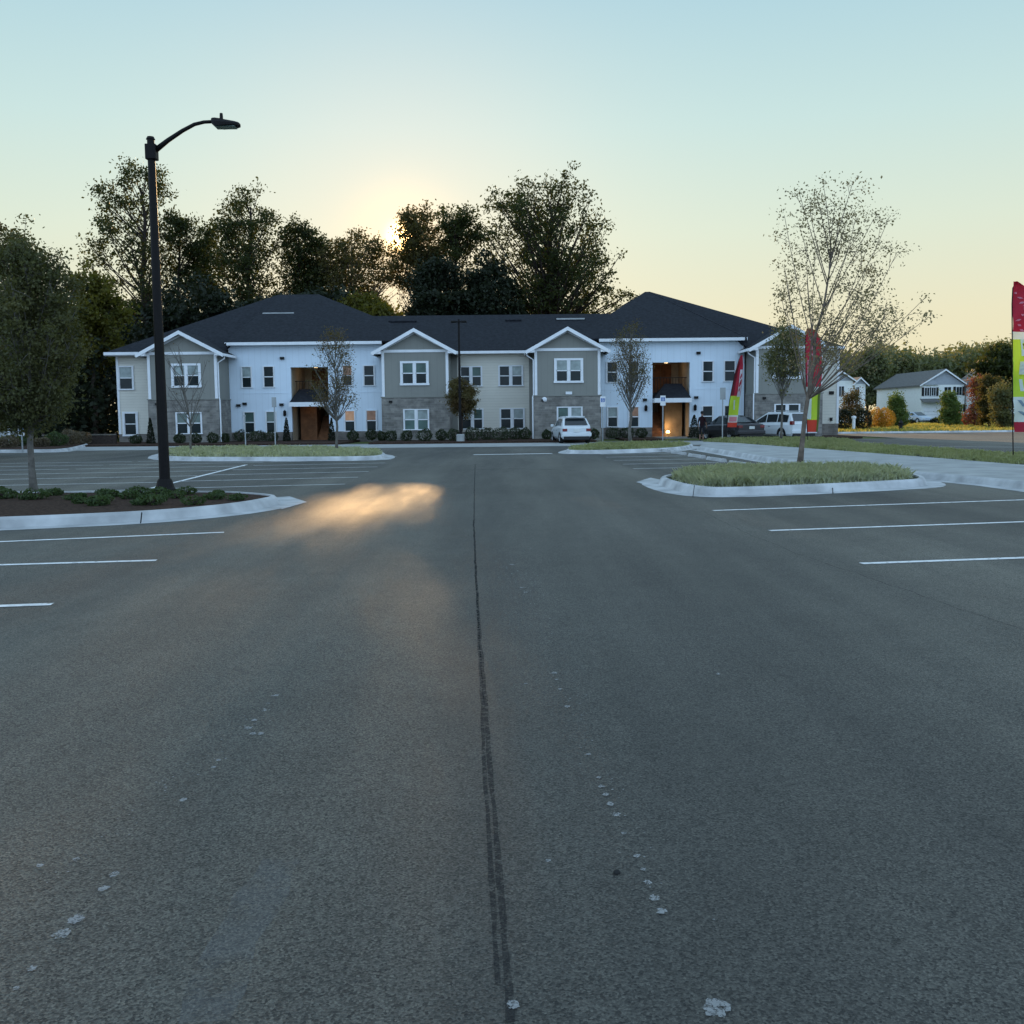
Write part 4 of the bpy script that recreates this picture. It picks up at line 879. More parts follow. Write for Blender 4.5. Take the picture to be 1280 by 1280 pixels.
specs = [(168, 62.5, .40, .30, 'low rounded shrub below the cream wall of the left wing'), (223, 62.5, .38, .32, 'shrub at the left foot of the left stone bay'), (243, 62.5, .36, .33, 'shrub under the window of the left stone bay'),
 (264, 62.5, .36, .34, 'shrub at the right foot of the left stone bay'), (280, 63.5, .25, .32, 'small shrub by the downspout of the left stone bay'),
 (320, 65.5, .55, .38, 'shrub under the windows left of the left breezeway'), (338, 65.5, .5, .36, 'shrub between the left window pair and the cone evergreen'), (300, 65.5, .5, .40, 'shrub beside the left bay against the white wall'),
 (440, 65.5, .40, .35, 'shrub under the orange-tinted window'), (463, 65.5, .40, .38, 'shrub under the dim window beside the second bay'), (476, 63.5, .28, .33, 'small shrub at the corner of the second bay'),
 (488, 62.3, .36, .36, 'round shrub at the left foot of the second bay'), (508, 62.3, .36, .36, 'round shrub under the left half of the second bay window'), (530, 61.2, .5, .40, 'larger shrub under the right half of the second bay window'), (551, 62.3, .38, .37, 'round shrub at the right foot of the second bay'),
 (566, 61.2, .45, .40, 'shrub just left of the central lamp post'), (590, 61.2, .50, .45, 'shrub just right of the central lamp post'), (608, 63.5, .42, .42, 'shrub left under the centre windows'), (626, 61.2, .48, .44, 'front shrub at the middle of the cream wall'), (643, 63.5, .45, .42, 'shrub under the right centre windows'), (656, 63.5, .42, .38, 'shrub before the third bay downspout'),
 (683, 62.8, .33, .32, 'shrub hard left of the white hatchback'), (742, 62.8, .33, .36, 'shrub hard right of the white hatchback'), (766, 64.8, .5, .36, 'shrub under the reflecting window right of the third bay'), (784, 64.8, .45, .36, 'shrub behind the vase-shaped tree'), (802, 64.8, .40, .34, 'shrub left of the right breezeway')]
for i, (px, Y, rx_, rz_, lab) in enumerate(specs):
    shrub('clipped_shrub', lab, (XA(px, Y), Y, 0.09), rx_, rx_, rz_, 'shrub', 900, 0.045, SG, seed=i)
CG = 'cone shaped evergreens at the building corners'
for i, (px, Y, h_, r_, lab) in enumerate([(186.5, 62.5, .78, .28, 'dark cone evergreen beside the cream left wing'), (357, 65.5, .74, .26, 'dark cone evergreen left of the left breezeway'), (413.5, 65.5, .72, .26, 'dark cone evergreen right of the left breezeway'), (868, 65.0, .70, .40, 'dark cone evergreen right of the right breezeway')]):
    shrub('cone_evergreen', lab, (XA(px, Y), Y, 0.09), r_, r_, h_, 'leaf_dark', 1100, 0.05, CG, True, seed=i+50)
HG = 'hedges at the right end of the building'
for i, (px, Y, rx_, rz_, lab) in enumerate([(1054, 84, .75, .95, 'dark clipped hedge nearest the right end of the building'), (1079, 84, .70, .92, 'dark clipped hedge between the white post and the yellow bushes')]):
    shrub('hedge', lab, (XA(px, Y), Y, 0.1), rx_*1.0, 0.8, rz_, 'leaf_dark', 2500, 0.07, HG, seed=i+60)
for i, (px, rx_, rz_, lab) in enumerate([(1095, .85, .95, 'orange-yellow flowering bush next to the dark hedge'), (1107, .9, .95, 'orange-yellow bush beside the slim green tree')]):
    shrub('flowering_bush', lab, (XA(px, 92), 92, 0.1), rx_, 0.8, rz_, 'leaf_orange', 2200, 0.07, 'orange-yellow bushes on the right lawn', seed=i+70)
for i, (px, rz_, Y, m_, lab) in enumerate([(1203, .55, 110, 'leaf_dark', 'low dark bush at the corner of the white gabled house'), (1212, .5, 104, 'leaf_red', 'low reddish bush below the red-leaved tree'), (1262, .6, 90, 'leaf_yellow', 'low yellow-green bush by the right edge banner'), (1170, .4, 118, 'leaf_dark', 'low bush before the garage of the white house'), (1140, .3, 120, 'leaf_dark', 'low bush in front of the far parked car')]):
    shrub('low_bush', lab, (XA(px, Y), Y, 0.1), rz_*1.5, rz_*1.2, rz_, m_, 1200, 0.08, None, seed=i+80)
for i, (px, py, rx_, rz_, m_, lab) in enumerate([(70, 560, .7, .42, 'cover', 'grey-green bush left in the far left bed'), (88, 559, .65, .50, 'cover_brown', 'tallest brown bush in the far left bed'), (102, 557.5, .6, .42, 'cover_brown', 'brownish bush at the right end of the far left bed'), (52, 561, .5, .28, 'cover_brown', 'low brown tuft in the far left bed'), (10, 562, .7, .35, 'cover_brown', 'low brown bush in the bed at the left edge'), (24, 560, .5, .30, 'cover', 'low green bush behind the trunk of the near tree')]):
    p = G(px, py); shrub('bed_bush', lab, (p.x, p.y, 0.1), rx_, rx_*0.8, rz_, m_, 1500, 0.05, 'bushes in the far left bed', seed=i+90)
# groundcover plants of the left island
protos = {}
for kk, mm in (('g', 'cover'), ('b', 'cover_brown')):
    protos[kk] = []
GC = 'low green plants in the mulch island'
random.seed(5)
def inside(poly, x, y):
    c = False; n = len(poly)
    for i in range(n):
        x1, y1 = poly[i]; x2, y2 = poly[(i+1) % n]
        if (y1 > y) != (y2 > y) and x < (x2-x1)*(y-y1)/(y2-y1)+x1: c = not c
    return c
cnt = 0; base_pl = []
for row in range(4):
    for k in range(17):
        x = -13.6+k*0.60+row*0.3+random.uniform(-.25, .25); y = 17.0+row*0.8+(x+4.6)*(-0.08 if row < 2 else 0.0)+random.uniform(-.3, .3)
        if random.random() < (0.3 if x < -8 else 0.05): continue
        if not inside(offs(LISL, 0.35, True), x, y) or math.hypot(x+6.6, y-19.5) < 0.35: continue
        if len(base_pl) < 5:
            s = len(base_pl); t = shrub('groundcover_plant', 'low leafy green plant in the mulch of the near left island', (x, y, 0.13), 0.13+0.025*s, 0.13+0.025*s, 0.055+0.010*s, 'cover', 260, 0.032, GC, seed=200+s, cat='plant'); base_pl.append(t)
        else:
            dup(base_pl[cnt % 5], (x, y, 0.13), random.uniform(0, 6), scale=(random.uniform(0.7, 1.3),)*3)
        cnt += 1

# grass: blades over the islands and the verge
def blades(name, poly, n, h, m, seed, z=0.11, label='', tuft=0.10, wd=0.006):
    rg = np.random.default_rng(seed); xs = [p[0] for p in poly]; ys = [p[1] for p in poly]
    pts = []
    random.seed(seed)
    while len(pts) < n:
        x = random.uniform(min(xs), max(xs)); y = random.uniform(min(ys), max(ys))
        if inside(poly, x, y) and noise.noise(Vector((x*1.7, y*1.7, seed))) > -0.10+random.uniform(-.2, .2): pts.append((x, y, z))
    c = np.array(pts); per = 14; c = np.repeat(c, per, axis=0); N_ = len(c)
    ctr = c.copy(); c[:, :2] += rg.normal(size=(N_, 2))*tuft*0.35
    a = rg.uniform(0, 6.283, N_); hh = h*rg.uniform(0.45, 1.2, N_)*np.repeat(rg.uniform(0.45, 1.5, len(pts)), per); lean_ = rg.uniform(0.2, 1.0, N_)*hh
    dx = np.stack([np.cos(a), np.sin(a), np.zeros(N_)], 1); sx = np.stack([-np.sin(a), np.cos(a), np.zeros(N_)], 1)
    b0 = c-sx*wd; b1 = c+sx*wd; tip = c+dx*lean_[:, None]; tip[:, 2] += hh
    midp = c+dx*(lean_*0.35)[:, None]; midp[:, 2] += hh*0.65
    q = np.stack([b0, b1, midp+sx*wd*0.8, tip, midp-sx*wd*0.8], 1).reshape(-1, 3)
    o = obj_from_np(name, q, 5, M[m]); tag(o, label, kind='stuff')
blades('grass', offs(RISL, 0.25, True), 4200, 0.16, 'grass', 1, 0.12, 'tufted pale green grass on the near right island', 0.16, 0.007)
blades('grass', offs(FLISL, 0.1, True), 3600, 0.15, 'grass', 2, 0.11, 'pale green grass on the far left island', 0.16, 0.012)
blades('grass', offs(FRISL, 0.1, True), 1500, 0.12, 'grass_far', 3, 0.11, 'green grass on the far right island', 0.16, 0.014)
blades('grass', [(24, 76.6), (90, 76.6), (90, 128), (40, 128), (28, 100)], 9000, 0.16, 'grass_lawn', 5, 0.11, 'sunlit yellow-green lawn in front of the far houses', 0.45, 0.03)
vnear = [p for p in VERGE if p[1] > 14]
blades('grass', vnear, 5500, 0.11, 'grass_far', 4, 0.12, 'green grass of the verge beside the sidewalk', 0.16, 0.012)

# ================================================================== STREET FURNITURE
def lamp_near():
    p = G(206, 624); t = thing('street_lamp', 'near black street lamp with one curved arm in the mulch island', 'street lamp', (p.x, 19.6, 0.12)); bx = XA(206, 19.6, 600)
    t.location = (bx, 19.6, 0.12)
    def W(px, py): q = P(px, py, 19.6); return Vector((q.x-bx, 0, q.z-0.12))
    top = W(187.5, 173); H_ = top.z
    b = MB(); b.tube([(0, 0, 0.05), (0, 0, H_*0.5), (0, 0, H_)], [0.102, 0.086, 0.066], 16); b.tube([(0, 0, H_-0.02), (0, 0, H_+0.03)], [0.085, 0.06], 16); b.build('pole', M['black_metal'], t, smooth=False)
    b = MB(); b.lathe([(0.20, 0), (0.20, 0.10), (0.17, 0.14), (0.14, 0.26), (0.115, 0.30)], (0, 0, 0), 20); b.build('base_cover', M['black_metal'], t)
    a = W(190, 189); a.x = 0.06
    pts = [a, W(210, 175.5), W(228, 163.5), W(243, 155.5), W(255, 152.6), W(267, 152)]
    b = MB(); b.tube(pts, [0.054, 0.043, 0.037, 0.034, 0.032, 0.032], 12); b.build('arm', M['black_metal'], t, smooth=True)
    b = MB(); b.box(-0.09, 0.11, -0.095, 0.095, a.z-0.16, a.z+0.12); b.build('bracket', M['black_metal'], t, bevel=0.015)
    l0 = W(264.5, 152.2); l1 = W(300, 154)
    L_ = l1.x-l0.x; b = MB(); rings = []
    for (f, hw, zu, zd) in ((0, 0.05, 0.05, -0.03), (0.05, 0.10, 0.055, -0.06), (0.15, 0.13, 0.055, -0.095), (0.35, 0.16, 0.04, -0.095), (0.55, 0.165, 0.02, -0.085), (0.85, 0.14, 0.0, -0.07), (0.97, 0.10, -0.01, -0.06), (1.0, 0.04, -0.02, -0.045)):
        x = l0.x+f*L_; z = l0.z-f*0.02
        rings.append([(x, -hw, z+zd), (x, -hw*1.02, z+(zu+zd)/2), (x, -hw*0.7, z+zu), (x, hw*0.7, z+zu), (x, hw*1.02, z+(zu+zd)/2), (x, hw, z+zd)])
    b.loft(rings); b.build('lamp_head', M['black_metal'], t)
    b = MB(); b.box(l0.x+0.15*L_, l0.x+0.85*L_, -0.11, 0.11, l0.z-0.112, l0.z-0.092); b.build('lens', M['glass_green'], t)
    q = W(276.5, 143); b = MB(); b.lathe([(0.035, -0.10), (0.03, 0.0), (0.028, 0.02), (0, 0.03)], (q.x, 0, q.z), 10); b.build('photocell', M['black_metal'], t)
lamp_near()
Yl = 60.3; bx = XA(575.5, Yl, 545); t = thing('street_lamp', 'tall thin black lamp post with twin flat heads in front of the building centre', 'street lamp', (bx, Yl, 0.1))
H_ = ZA(573, 399, Yl)-0.1; zz_ = ZA(573, 402.5, Yl)-0.1
b = MB(); b.tube([(0, 0, 0.4), (0, 0, H_)], [0.085, 0.055], 10); b.build('pole', M['black_metal'], t)
b = MB(); b.lathe([(0.24, -0.1), (0.24, 0.38), (0.2, 0.42), (0, 0.42)], (0, 0, 0), 16); b.build('base', M['concrete'], t)
for s in (-1, 1):
    b = MB(); b.box(min(s*0.06, s*0.15), max(s*0.06, s*0.15), -0.03, 0.03, zz_-0.03, zz_+0.05); b.build('arm', M['black_metal'], t)
    b = MB(); b.box(min(s*0.15, s*0.46), max(s*0.15, s*0.46), -0.15, 0.15, zz_-0.05, zz_+0.07); b.build('lamp_head', M['black_metal'], t, bevel=0.02)
def signpost(label, px, Y, pyt, pyb, w_, face, postm='galv', back=False, name='parking_sign', z0=0.0):
    bx = XA(px, Y, 540); t = thing(name, label, 'sign', (bx, Y, z0)); zt = ZA(px, pyt, Y)-z0; zb = ZA(px, pyb, Y)-z0
    b = MB(); b.box(-0.03, 0.03, -0.02, 0.02, -0.05, zt-0.03); b.build('post', M[postm], t)
    s = MB(); yy = (-0.035, -0.022); s.box(-w_/2, w_/2, yy[0], yy[1], zb, zt); sg = s.build('sign_plate', M['sign_white' if not back else 'galv'], t, bevel=0.004)
    if not back:
        h_ = zt-zb; m = MB(); c = zb+h_*0.64; q = w_*0.36
        m.box(-q, q, -0.039, -0.0355, c-q, c+q); mk = m.build('symbol_panel', M['sign_blue'], sg)
        m = MB(); cx = 0; r = q*0.5
        ring = [(math.cos(a)*r, math.sin(a)*r) for a in [k*math.pi/6+math.pi*0.75 for k in range(10)]]
        for (a, c2) in zip(ring, ring[1:]): m.box(min(a[0], c2[0])-0.006, max(a[0], c2[0])+0.006, -0.043, -0.0395, c-0.2*q+min(a[1], c2[1])-0.006, c-0.2*q+max(a[1], c2[1])+0.006)
        m.box(-0.012, 0.012, -0.0435, -0.0396, c-0.1*q, c+0.55*q); m.box(-0.02, 0.02, -0.0437, -0.0397, c+0.6*q, c+0.85*q); m.box(-0.01, 0.5*q, -0.0438, -0.0398, c-0.15*q, c-0.02*q)
        m.build('wheelchair_symbol', M['sign_white'], mk)
    return t
M['sign_white'] = mat('sign_white', (0.75, 0.76, 0.76), 0.5, 0.4, noise_amt=0.04); M['sign_blue'] = mat('sign_blue', (0.05, 0.14, 0.42), 0.5, 0.4)
signpost('white parking sign with wheelchair symbol right of the third grey bay', 753.5, 61.0, 495.5, 508.5, 0.31, True)
signpost('white parking sign with wheelchair symbol before the right breezeway', 828.5, 60.0, 494.5, 507, 0.31, True)
signpost('back of a grey parking sign on a tall post beside the dark sedan', 903, 56.0, 484.5, 499.5, 0.30, True, back=True)
signpost('back of a grey parking sign in front of the left white wall', 343.8, 58.0, 496.5, 509, 0.26, True, back=True)
signpost('short grey post without a visible sign in front of the left white wall', 306.5, 58.0, 518.5, 521, 0.12, True, back=True, name='sign_post')
signpost('small white notice on a post behind the near left tree', 27, 50.0, 534, 545, 0.30, True, back=False, name='notice_sign')
# fire hydrant like marker by the lawn, white post between hedges
Yh = 80; bx = XA(1126, Yh, 535); t = thing('fire_hydrant', 'small dark fire hydrant at the lawn edge beside the slim green tree', 'hydrant', (bx, Yh, 0.1))
b = MB(); b.lathe([(0.20, 0), (0.20, 0.06), (0.13, 0.08), (0.13, 0.55), (0.17, 0.58), (0.17, 0.63), (0.13, 0.72), (0.04, 0.80), (0.04, 0.86), (0, 0.87)], (0, 0, 0), 14); b.build('body', M['hyd'] if 'hyd' in M else M['dark'], t, smooth=True)
for s in (-1, 1): b = MB(); b.tube([(s*0.12, 0, 0.45), (s*0.23, 0, 0.45)], [0.065, 0.065], 10); b.build('nozzle_cap', M['dark'], t)
Yh = 83; bx = XA(1067, Yh, 535); t = thing('bollard', 'short white post standing between the two dark hedges', 'post', (bx, Yh, 0)); b = MB(); b.lathe([(0.13, 0), (0.13, 1.05), (0.19, 1.08), (0.19, 1.25), (0, 1.3)], (0, 0, 0), 12); b.build('post', M['trim'], t)
# low dark fence at the wood edge, small pale kiosk at the left edge
t = thing('fence', 'low dark rail fence in the shade left of the building', 'fence', (XA(98, 63), 63, 0))
b = MB(); x0 = XA(50, 63)-XA(98, 63); x1 = XA(143, 63)-XA(98, 63)
b.box(x0, x1, -0.03, 0.03, 0.62, 0.70); b.build('rail', M['galv_dark'] if 'galv_dark' in M else M['bark_grey'], t)
b = MB(); b.box(x0, x1, 0.0, 0.02, 0.0, 0.60); b.build('boards', M['bark_dark'], t)
for k in range(8):
    b = MB(); xx = x0+0.05+(x1-x0-0.1)*k/7; b.box(xx-0.05, xx+0.05, 0.035, 0.12, -0.05, 0.78); b.build('post', M['bark_dark'], t)
Yk = 60; xk = XA(-6, Yk); t = thing('kiosk', 'small pale framed shelter at the left edge behind the near tree', 'shelter', (xk, Yk, 0))
b = MB(); wk = XA(9.5, Yk)-xk
for sx in (-1, 1):
    for y_ in (0, 1.2): b.box(sx*wk-0.08*(sx > 0), sx*wk+0.08*(sx < 0), y_, y_+0.1, 0, 1.42)
b.build('frame', M['trim'], t); b = MB(); b.box(-wk-0.1, wk+0.05, -0.1, 1.4, 1.42, 1.56); b.build('roof', M['trim'], t); b = MB(); b.box(-wk+0.1, wk-0.1, 0.2, 1.1, 0.5, 0.95); b.build('mailbox_unit', M['galv'], t)
# wheel stops along the right sidewalk
WS = 'concrete wheel stops beside the sidewalk'
ordn = ['farthest', 'second farthest', 'middle', 'second nearest', 'nearest']
ws0 = None
for i, (px, py) in enumerate([(846, 564.5), (866, 567.5), (890, 571.5), (916, 576), (948, 581.5)]):
    p = G(px, py)+Vector((-0.55, 0, 0)); lab = ordn[i]+' of the five pale concrete wheel stops beside the right sidewalk'
    if ws0 is None:
        t = thing('wheel_stop', lab, 'wheel stop', (p.x, p.y, 0), R(96), WS)
        b = MB(); b.prism([(-0.9, -0.08, 0.0), (-0.9, 0.08, 0.0), (-0.9, 0.05, 0.11), (-0.9, -0.05, 0.11)], (1.8, 0, 0)); b.build('block', M['kerb'], t, bevel=0.01)
        b = MB()
        for s in (-0.6, 0.6): b.lathe([(0.02, 0.105), (0.02, 0.118), (0, 0.12)], (s, 0, 0), 8)
        b.build('anchor_pin', M['black_metal'], t); ws0 = t
    else: dup(ws0, (p.x, p.y, 0), R(96), lab)
# pole near wheel stop row end: long kerb stone at right
# feather banners
def banner(label, Y, pole, left, right, bands, rz=0, seed=0, marks=True):
    """pole: px points bottom->top; left/right: outline px from top to bottom; bands: (py, material)"""
    bx = XA(pole[0][0], Y, 545); t = thing('feather_banner', label, 'banner', (bx, Y, 0.1))
    def W(px, py, y=0): q = P(px, py, Y); return Vector((q.x-bx, y, q.z-0.1))
    pp = [W(*p) for p in pole]; pp[0].z = -0.05
    b = MB(); b.tube(pp, [0.018]*(len(pp)-2)+[0.010, 0.006], 6); b.build('pole', M['black_metal'], t)
    def at(edge, py):
        if py <= edge[0][0]: return edge[0][1]
        for a, c in zip(edge, edge[1:]):
            if a[0] <= py <= c[0]: return a[1]+(c[1]-a[1])*(py-a[0])/(c[0]-a[0])
        return edge[-1][1]
    y0 = left[0][0]; y1 = left[-1][0]; rows = 60; cols = 9; mats = []; b = MB()
    for m in bands:
        if m[1] not in mats: mats.append(m[1])
    def surf(u, py): 
        px = at(left, py)+(at(right, py)-at(left, py))*u
        return W(px, py, 0.10*math.sin(u*3.0+py*0.04+seed)*u + 0.05*math.sin(py*0.12+u*5))
    grid = [[surf(j/cols, y0+(y1-y0)*i/rows) for j in range(cols+1)] for i in range(rows+1)]
    fb = {}
    for i in range(rows):
        py = y0+(y1-y0)*(i+.5)/rows; mm = [(p_, m) for p_, m in bands if p_ <= py][-1]
        q = fb.setdefault(mm, MB())
        for j in range(cols): q.poly([grid[i+1][j], grid[i+1][j+1], grid[i][j+1], grid[i][j]])
    for mm, q in fb.items():
        o = q.build('flag_panel', M[mm[1]], t); s = o.modifiers.new('thickness', 'SOLIDIFY'); s.thickness = 0.004
    return t, surf, y0, y1
def fabric(name, col): 
    m = leafmat(name, col, tuple(c*1.05 for c in col), 0.35, 1.0, 0.7); return m
M['flag_red'] = fabric('flag_red', (0.42, 0.030, 0.055)); M['flag_orange'] = fabric('flag_orange', (0.58, 0.07, 0.04)); M['flag_lime'] = fabric('flag_lime', (0.50, 0.62, 0.06)); M['flag_white'] = fabric('flag_white', (0.62, 0.66, 0.72)); M['flag_maroon'] = fabric('flag_maroon', (0.18, 0.02, 0.03)); M['flag_pink'] = fabric('flag_pink', (0.62, 0.25, 0.32)); M['flag_blue'] = fabric('flag_blue', (0.22, 0.30, 0.42)); M['flag_olive'] = fabric('flag_olive', (0.12, 0.17, 0.04))
def marks(t, surf, items, name='print'):
    """flat print on the cloth: (u0,u1,py0,py1,slant,material)"""
    by = {}
    for (u0, u1, p0, p1, sl, m) in items:
        q = by.setdefault((u0, p0, m), MB()); n = 4
        for k in range(n):
            a = p0+(p1-p0)*k/n; c = p0+(p1-p0)*(k+1)/n; s0 = sl*k/n; s1 = sl*(k+1)/n
            pts = [surf(u0+s0, a), surf(u1+s0, a), surf(u1+s1, c), surf(u0+s1, c)]
            q.poly([p+Vector((0, -0.012, 0)) for p in pts][::-1])
    for m, q in by.items():
        o = q.build(name, M[m[2]], t)
t, sf, a0, a1 = banner('large red, white and lime feather banner cut by the right edge', 30.5, [(1266.5, 583), (1266, 540), (1265.5, 450), (1265, 380), (1266, 360), (1270, 353), (1276, 356)], [(352, 1266), (400, 1265.5), (450, 1265.5), (500, 1266), (540, 1269)], [(352, 1270), (358, 1279), (366, 1286), (380, 1292), (420, 1296), (480, 1297), (545, 1297)],
    [(350, 'flag_red'), (416, 'flag_white'), (424, 'flag_lime'), (496, 'flag_white'), (526, 'flag_red')], seed=1)
rr = random.Random(4); it = []
for k in range(16):
    py = 365+k*3.1; u = 0.12+0.5*abs(math.sin(k*1.7)); it.append((u, u+0.16, py, py+2.4, 0.12*math.sin(k), 'flag_pink'))
it += [(0.35, 1.0, 424, 445, 0, 'flag_white'), (0.42, 0.9, 430, 435, 0.1, 'flag_maroon'), (0.3, 1.0, 452, 468, 0, 'flag_white'), (0.35, 0.7, 455, 458, 0.1, 'flag_blue'), (0.4, 0.85, 461, 464, -0.1, 'flag_blue'), (0.3, 0.42, 474, 488, 0, 'flag_white'), (0.3, 0.7, 486, 489, 0, 'flag_white'), (0.58, 0.7, 474, 488, 0, 'flag_white'), (0.8, 1, 474, 489, 0, 'flag_white'),
       (0.15, 0.3, 500, 508, 0.2, 'flag_blue'), (0.42, 0.5, 499, 508, 0.1, 'flag_blue'), (0.15, 0.35, 514, 520, 0.3, 'flag_blue'), (0.55, 0.9, 512, 516, 0.0, 'flag_lime'), (0.6, 0.72, 516, 523, 0.0, 'flag_blue')]
marks(t, sf, it)
t, sf, a0, a1 = banner('red over lime feather banner standing behind the wispy tree', 50, [(1010, 557), (1009, 540), (1007.5, 480), (1006.5, 430), (1007, 415), (1011, 409), (1016, 410)], [(410, 1009), (420, 1006.5), (470, 1007), (500, 1008), (540, 1009)], [(410, 1014), (414, 1021), (424, 1025.5), (450, 1027.5), (475, 1026), (500, 1025), (540, 1023)],
    [(409, 'flag_red'), (484, 'flag_white'), (490, 'flag_lime'), (525, 'flag_orange')], seed=2)
marks(t, sf, [(0.1, 0.4, 450, 478, 0, 'flag_pink'), (0.0, 0.35, 492, 524, 0, 'flag_white'), (0.3, 0.6, 422, 428, .1, 'flag_pink'), (0.4, 0.7, 433, 438, -.1, 'flag_pink'), (0.82, 1.0, 485, 540, 0, 'flag_olive'), (0.2, 0.5, 442, 446, .1, 'flag_pink')])
t, sf, a0, a1 = banner('narrow leaning red to lime feather banner before the dark sedan', 56.5, [(909, 552), (908.5, 530), (912, 500), (918, 470), (923.5, 450), (926, 444), (928.5, 446)], [(444, 926), (455, 922), (480, 916), (505, 911.5), (534, 909.5)], [(444, 928), (456, 928.5), (480, 927.5), (505, 924.5), (534, 921)],
    [(443, 'flag_red'), (495, 'flag_lime'), (519, 'flag_white'), (528, 'flag_orange')], seed=3)
marks(t, sf, [(0.62, 0.95, 462, 496, 0.0, 'flag_white'), (0.0, 0.3, 452, 494, 0, 'flag_maroon'), (0.1, 0.9, 521, 527, 0, 'flag_pink'), (0.35, 0.5, 500, 512, .1, 'flag_white')])

# ================================================================== VEHICLES
def paint(name, col, met=0.2):
    return mat(name, col, 0.3, 0.5, metal=met, noise_amt=0.03, coat=0.7)
M['car_white'] = paint('car_white', (0.62, 0.66, 0.68), 0.0); M['car_silver'] = paint('car_silver', (0.50, 0.54, 0.58), 0.0); M['car_black'] = paint('car_black', (0.012, 0.012, 0.016)); M['car_blue'] = paint('car_blue', (0.35, 0.42, 0.5), 0.1)
M['car_glass'] = mat('car_glass', (0.015, 0.02, 0.022), 0.06, 0.7, noise_amt=0.1); M['tyre'] = mat('tyre', (0.015, 0.015, 0.015), 0.9, 0.2); M['rim'] = mat('rim', (0.38, 0.39, 0.4), 0.35, 0.5, metal=0.8)
M['tail'] = mat('tail_light', (0.16, 0.01, 0.01), 0.25, 0.6); M['plate'] = mat('plate', (0.62, 0.64, 0.62), 0.5, 0.3); M['trimblack'] = mat('black_plastic', (0.02, 0.02, 0.02), 0.6, 0.3); M['headl'] = mat('head_light', (0.6, 0.62, 0.62), 0.15, 0.8)
def lerp_tab(tab, x):
    if x <= tab[0][0]: return tab[0][1]
    for a, c in zip(tab, tab[1:]):
        if a[0] <= x <= c[0]: return a[1]+(c[1]-a[1])*(x-a[0])/(c[0]-a[0]) if c[0] > a[0] else c[1]
    return tab[-1][1]
def car(name, label, loc, heading, L, Wd, belt, roof, mp, wheels, wr, zlow=0.24, plate_m='plate', tails='low', side_splits=(), spoiler=False, cat='car', rack=False, rear_h=None):
    """x runs from the rear bumper (0) to the nose (L); belt and roof are height tables"""
    t = thing(name, label, cat, loc, heading)          # local +Y is forward, origin under the middle
    hw = Wd/2
    def q(x, y, z): return (y, x-L/2, z)               # lateral y -> X, lengthwise x -> Y
    def wid(x):
        f = min(x, L-x); return hw*(0.90+0.10*min(1, f/0.35)) if f < 0.35 else hw
    xs = [0, 0.05, 0.12, 0.3, 0.6, 1.0, 1.5, L*0.5, L-1.5, L-1.0, L-0.6, L-0.3, L-0.12, L-0.04, L]
    xs = sorted(set(round(x, 3) for x in xs)); rings = []
    for x in xs:
        zb = lerp_tab(belt, x); w_ = wid(x); e = min(x, L-x); z0 = zlow+max(0, (0.12-e))*0.9; tk = max(0, 0.06-e)*1.2
        rings.append([q(x, -w_*0.86, z0), q(x, -w_*0.98, z0+0.12), q(x, -w_, zb*0.62), q(x, -w_*0.985, zb-0.10), q(x, -w_*0.93, zb-0.03-tk), q(x, -w_*0.80, zb-tk), q(x, 0, zb+0.015-tk), q(x, w_*0.80, zb-tk), q(x, w_*0.93, zb-0.03-tk), q(x, w_*0.985, zb-0.10), q(x, w_, zb*0.62), q(x, w_*0.98, z0+0.12), q(x, w_*0.86, z0)])
    b = MB(); b.loft(rings)
    # cabin
    cx = [p[0] for p in roof]; r2 = []; rw = 0.74; bw = 0.93; zmax = max(p[1] for p in roof)
    for x, z in roof:
        zb = lerp_tab(belt, x)-0.04; f = (z-zb)/(zmax-zb); tw = hw*(bw+(rw-bw)*max(0, min(1, f)))
        r2.append([q(x, -hw*bw, zb), q(x, -tw, z-0.05*max(f, 0)), q(x, -tw*0.86, z), q(x, 0, z+0.02*f), q(x, tw*0.86, z), q(x, tw, z-0.05*max(f, 0)), q(x, hw*bw, zb)])
    b.loft(r2); b.build('body', mp, t, smooth=False)
    bpy.context.view_layer.update()
    # glass: side panels follow the cabin wall
    def side(x, f, s, off=0.012):
        z = lerp_tab(roof, x); zb = lerp_tab(belt, x)-0.04; zt = z-0.05; F = (z-zb)/(zmax-zb); tw = hw*(bw+(rw-bw)*max(0, min(1, F)))
        return Vector(q(x, s*(hw*bw+(tw-hw*bw)*f+off), zb+(zt-zb)*f))
    xr0, xr1 = roof[0][0], roof[1][0]; xf1, xf0 = roof[-2][0], roof[-1][0]
    segs = [(a, c) for a, c in side_splits]
    for s in (-1, 1):
        for a, c in segs:
            n = 6; g = MB()
            for k in range(n):
                u0 = a+(c-a)*k/n; u1 = a+(c-a)*(k+1)/n
                g.poly([side(u0, 0.14, s), side(u1, 0.14, s), side(u1, 0.86, s), side(u0, 0.86, s)][::s])
            g.build('side_window', M['car_glass'], t)
    def screen(i0, i1, name, f0, f1):
        (xa, za), (xb, zb_) = roof[i0], roof[i1]; g = MB(); up = 0.022
        def pt(f, s):
            x = xa+(xb-xa)*f; z = za+(zb_-za)*f; zb2 = lerp_tab(belt, x)-0.04; F = (z-zb2)/(zmax-zb2); tw = hw*(bw+(rw-bw)*max(0, min(1, F)))
            nx = -(zb_-za); nz = (xb-xa); l = math.hypot(nx, nz); nx /= l; nz /= l
            if nz < 0: nx, nz = -nx, -nz
            return Vector(q(x+nx*up, s*tw*0.84, z+nz*up+0.012))
        g.poly([pt(f0, -1), pt(f0, 1), pt(f1, 1), pt(f1, -1)]); g.build(name, M['car_glass'], t)
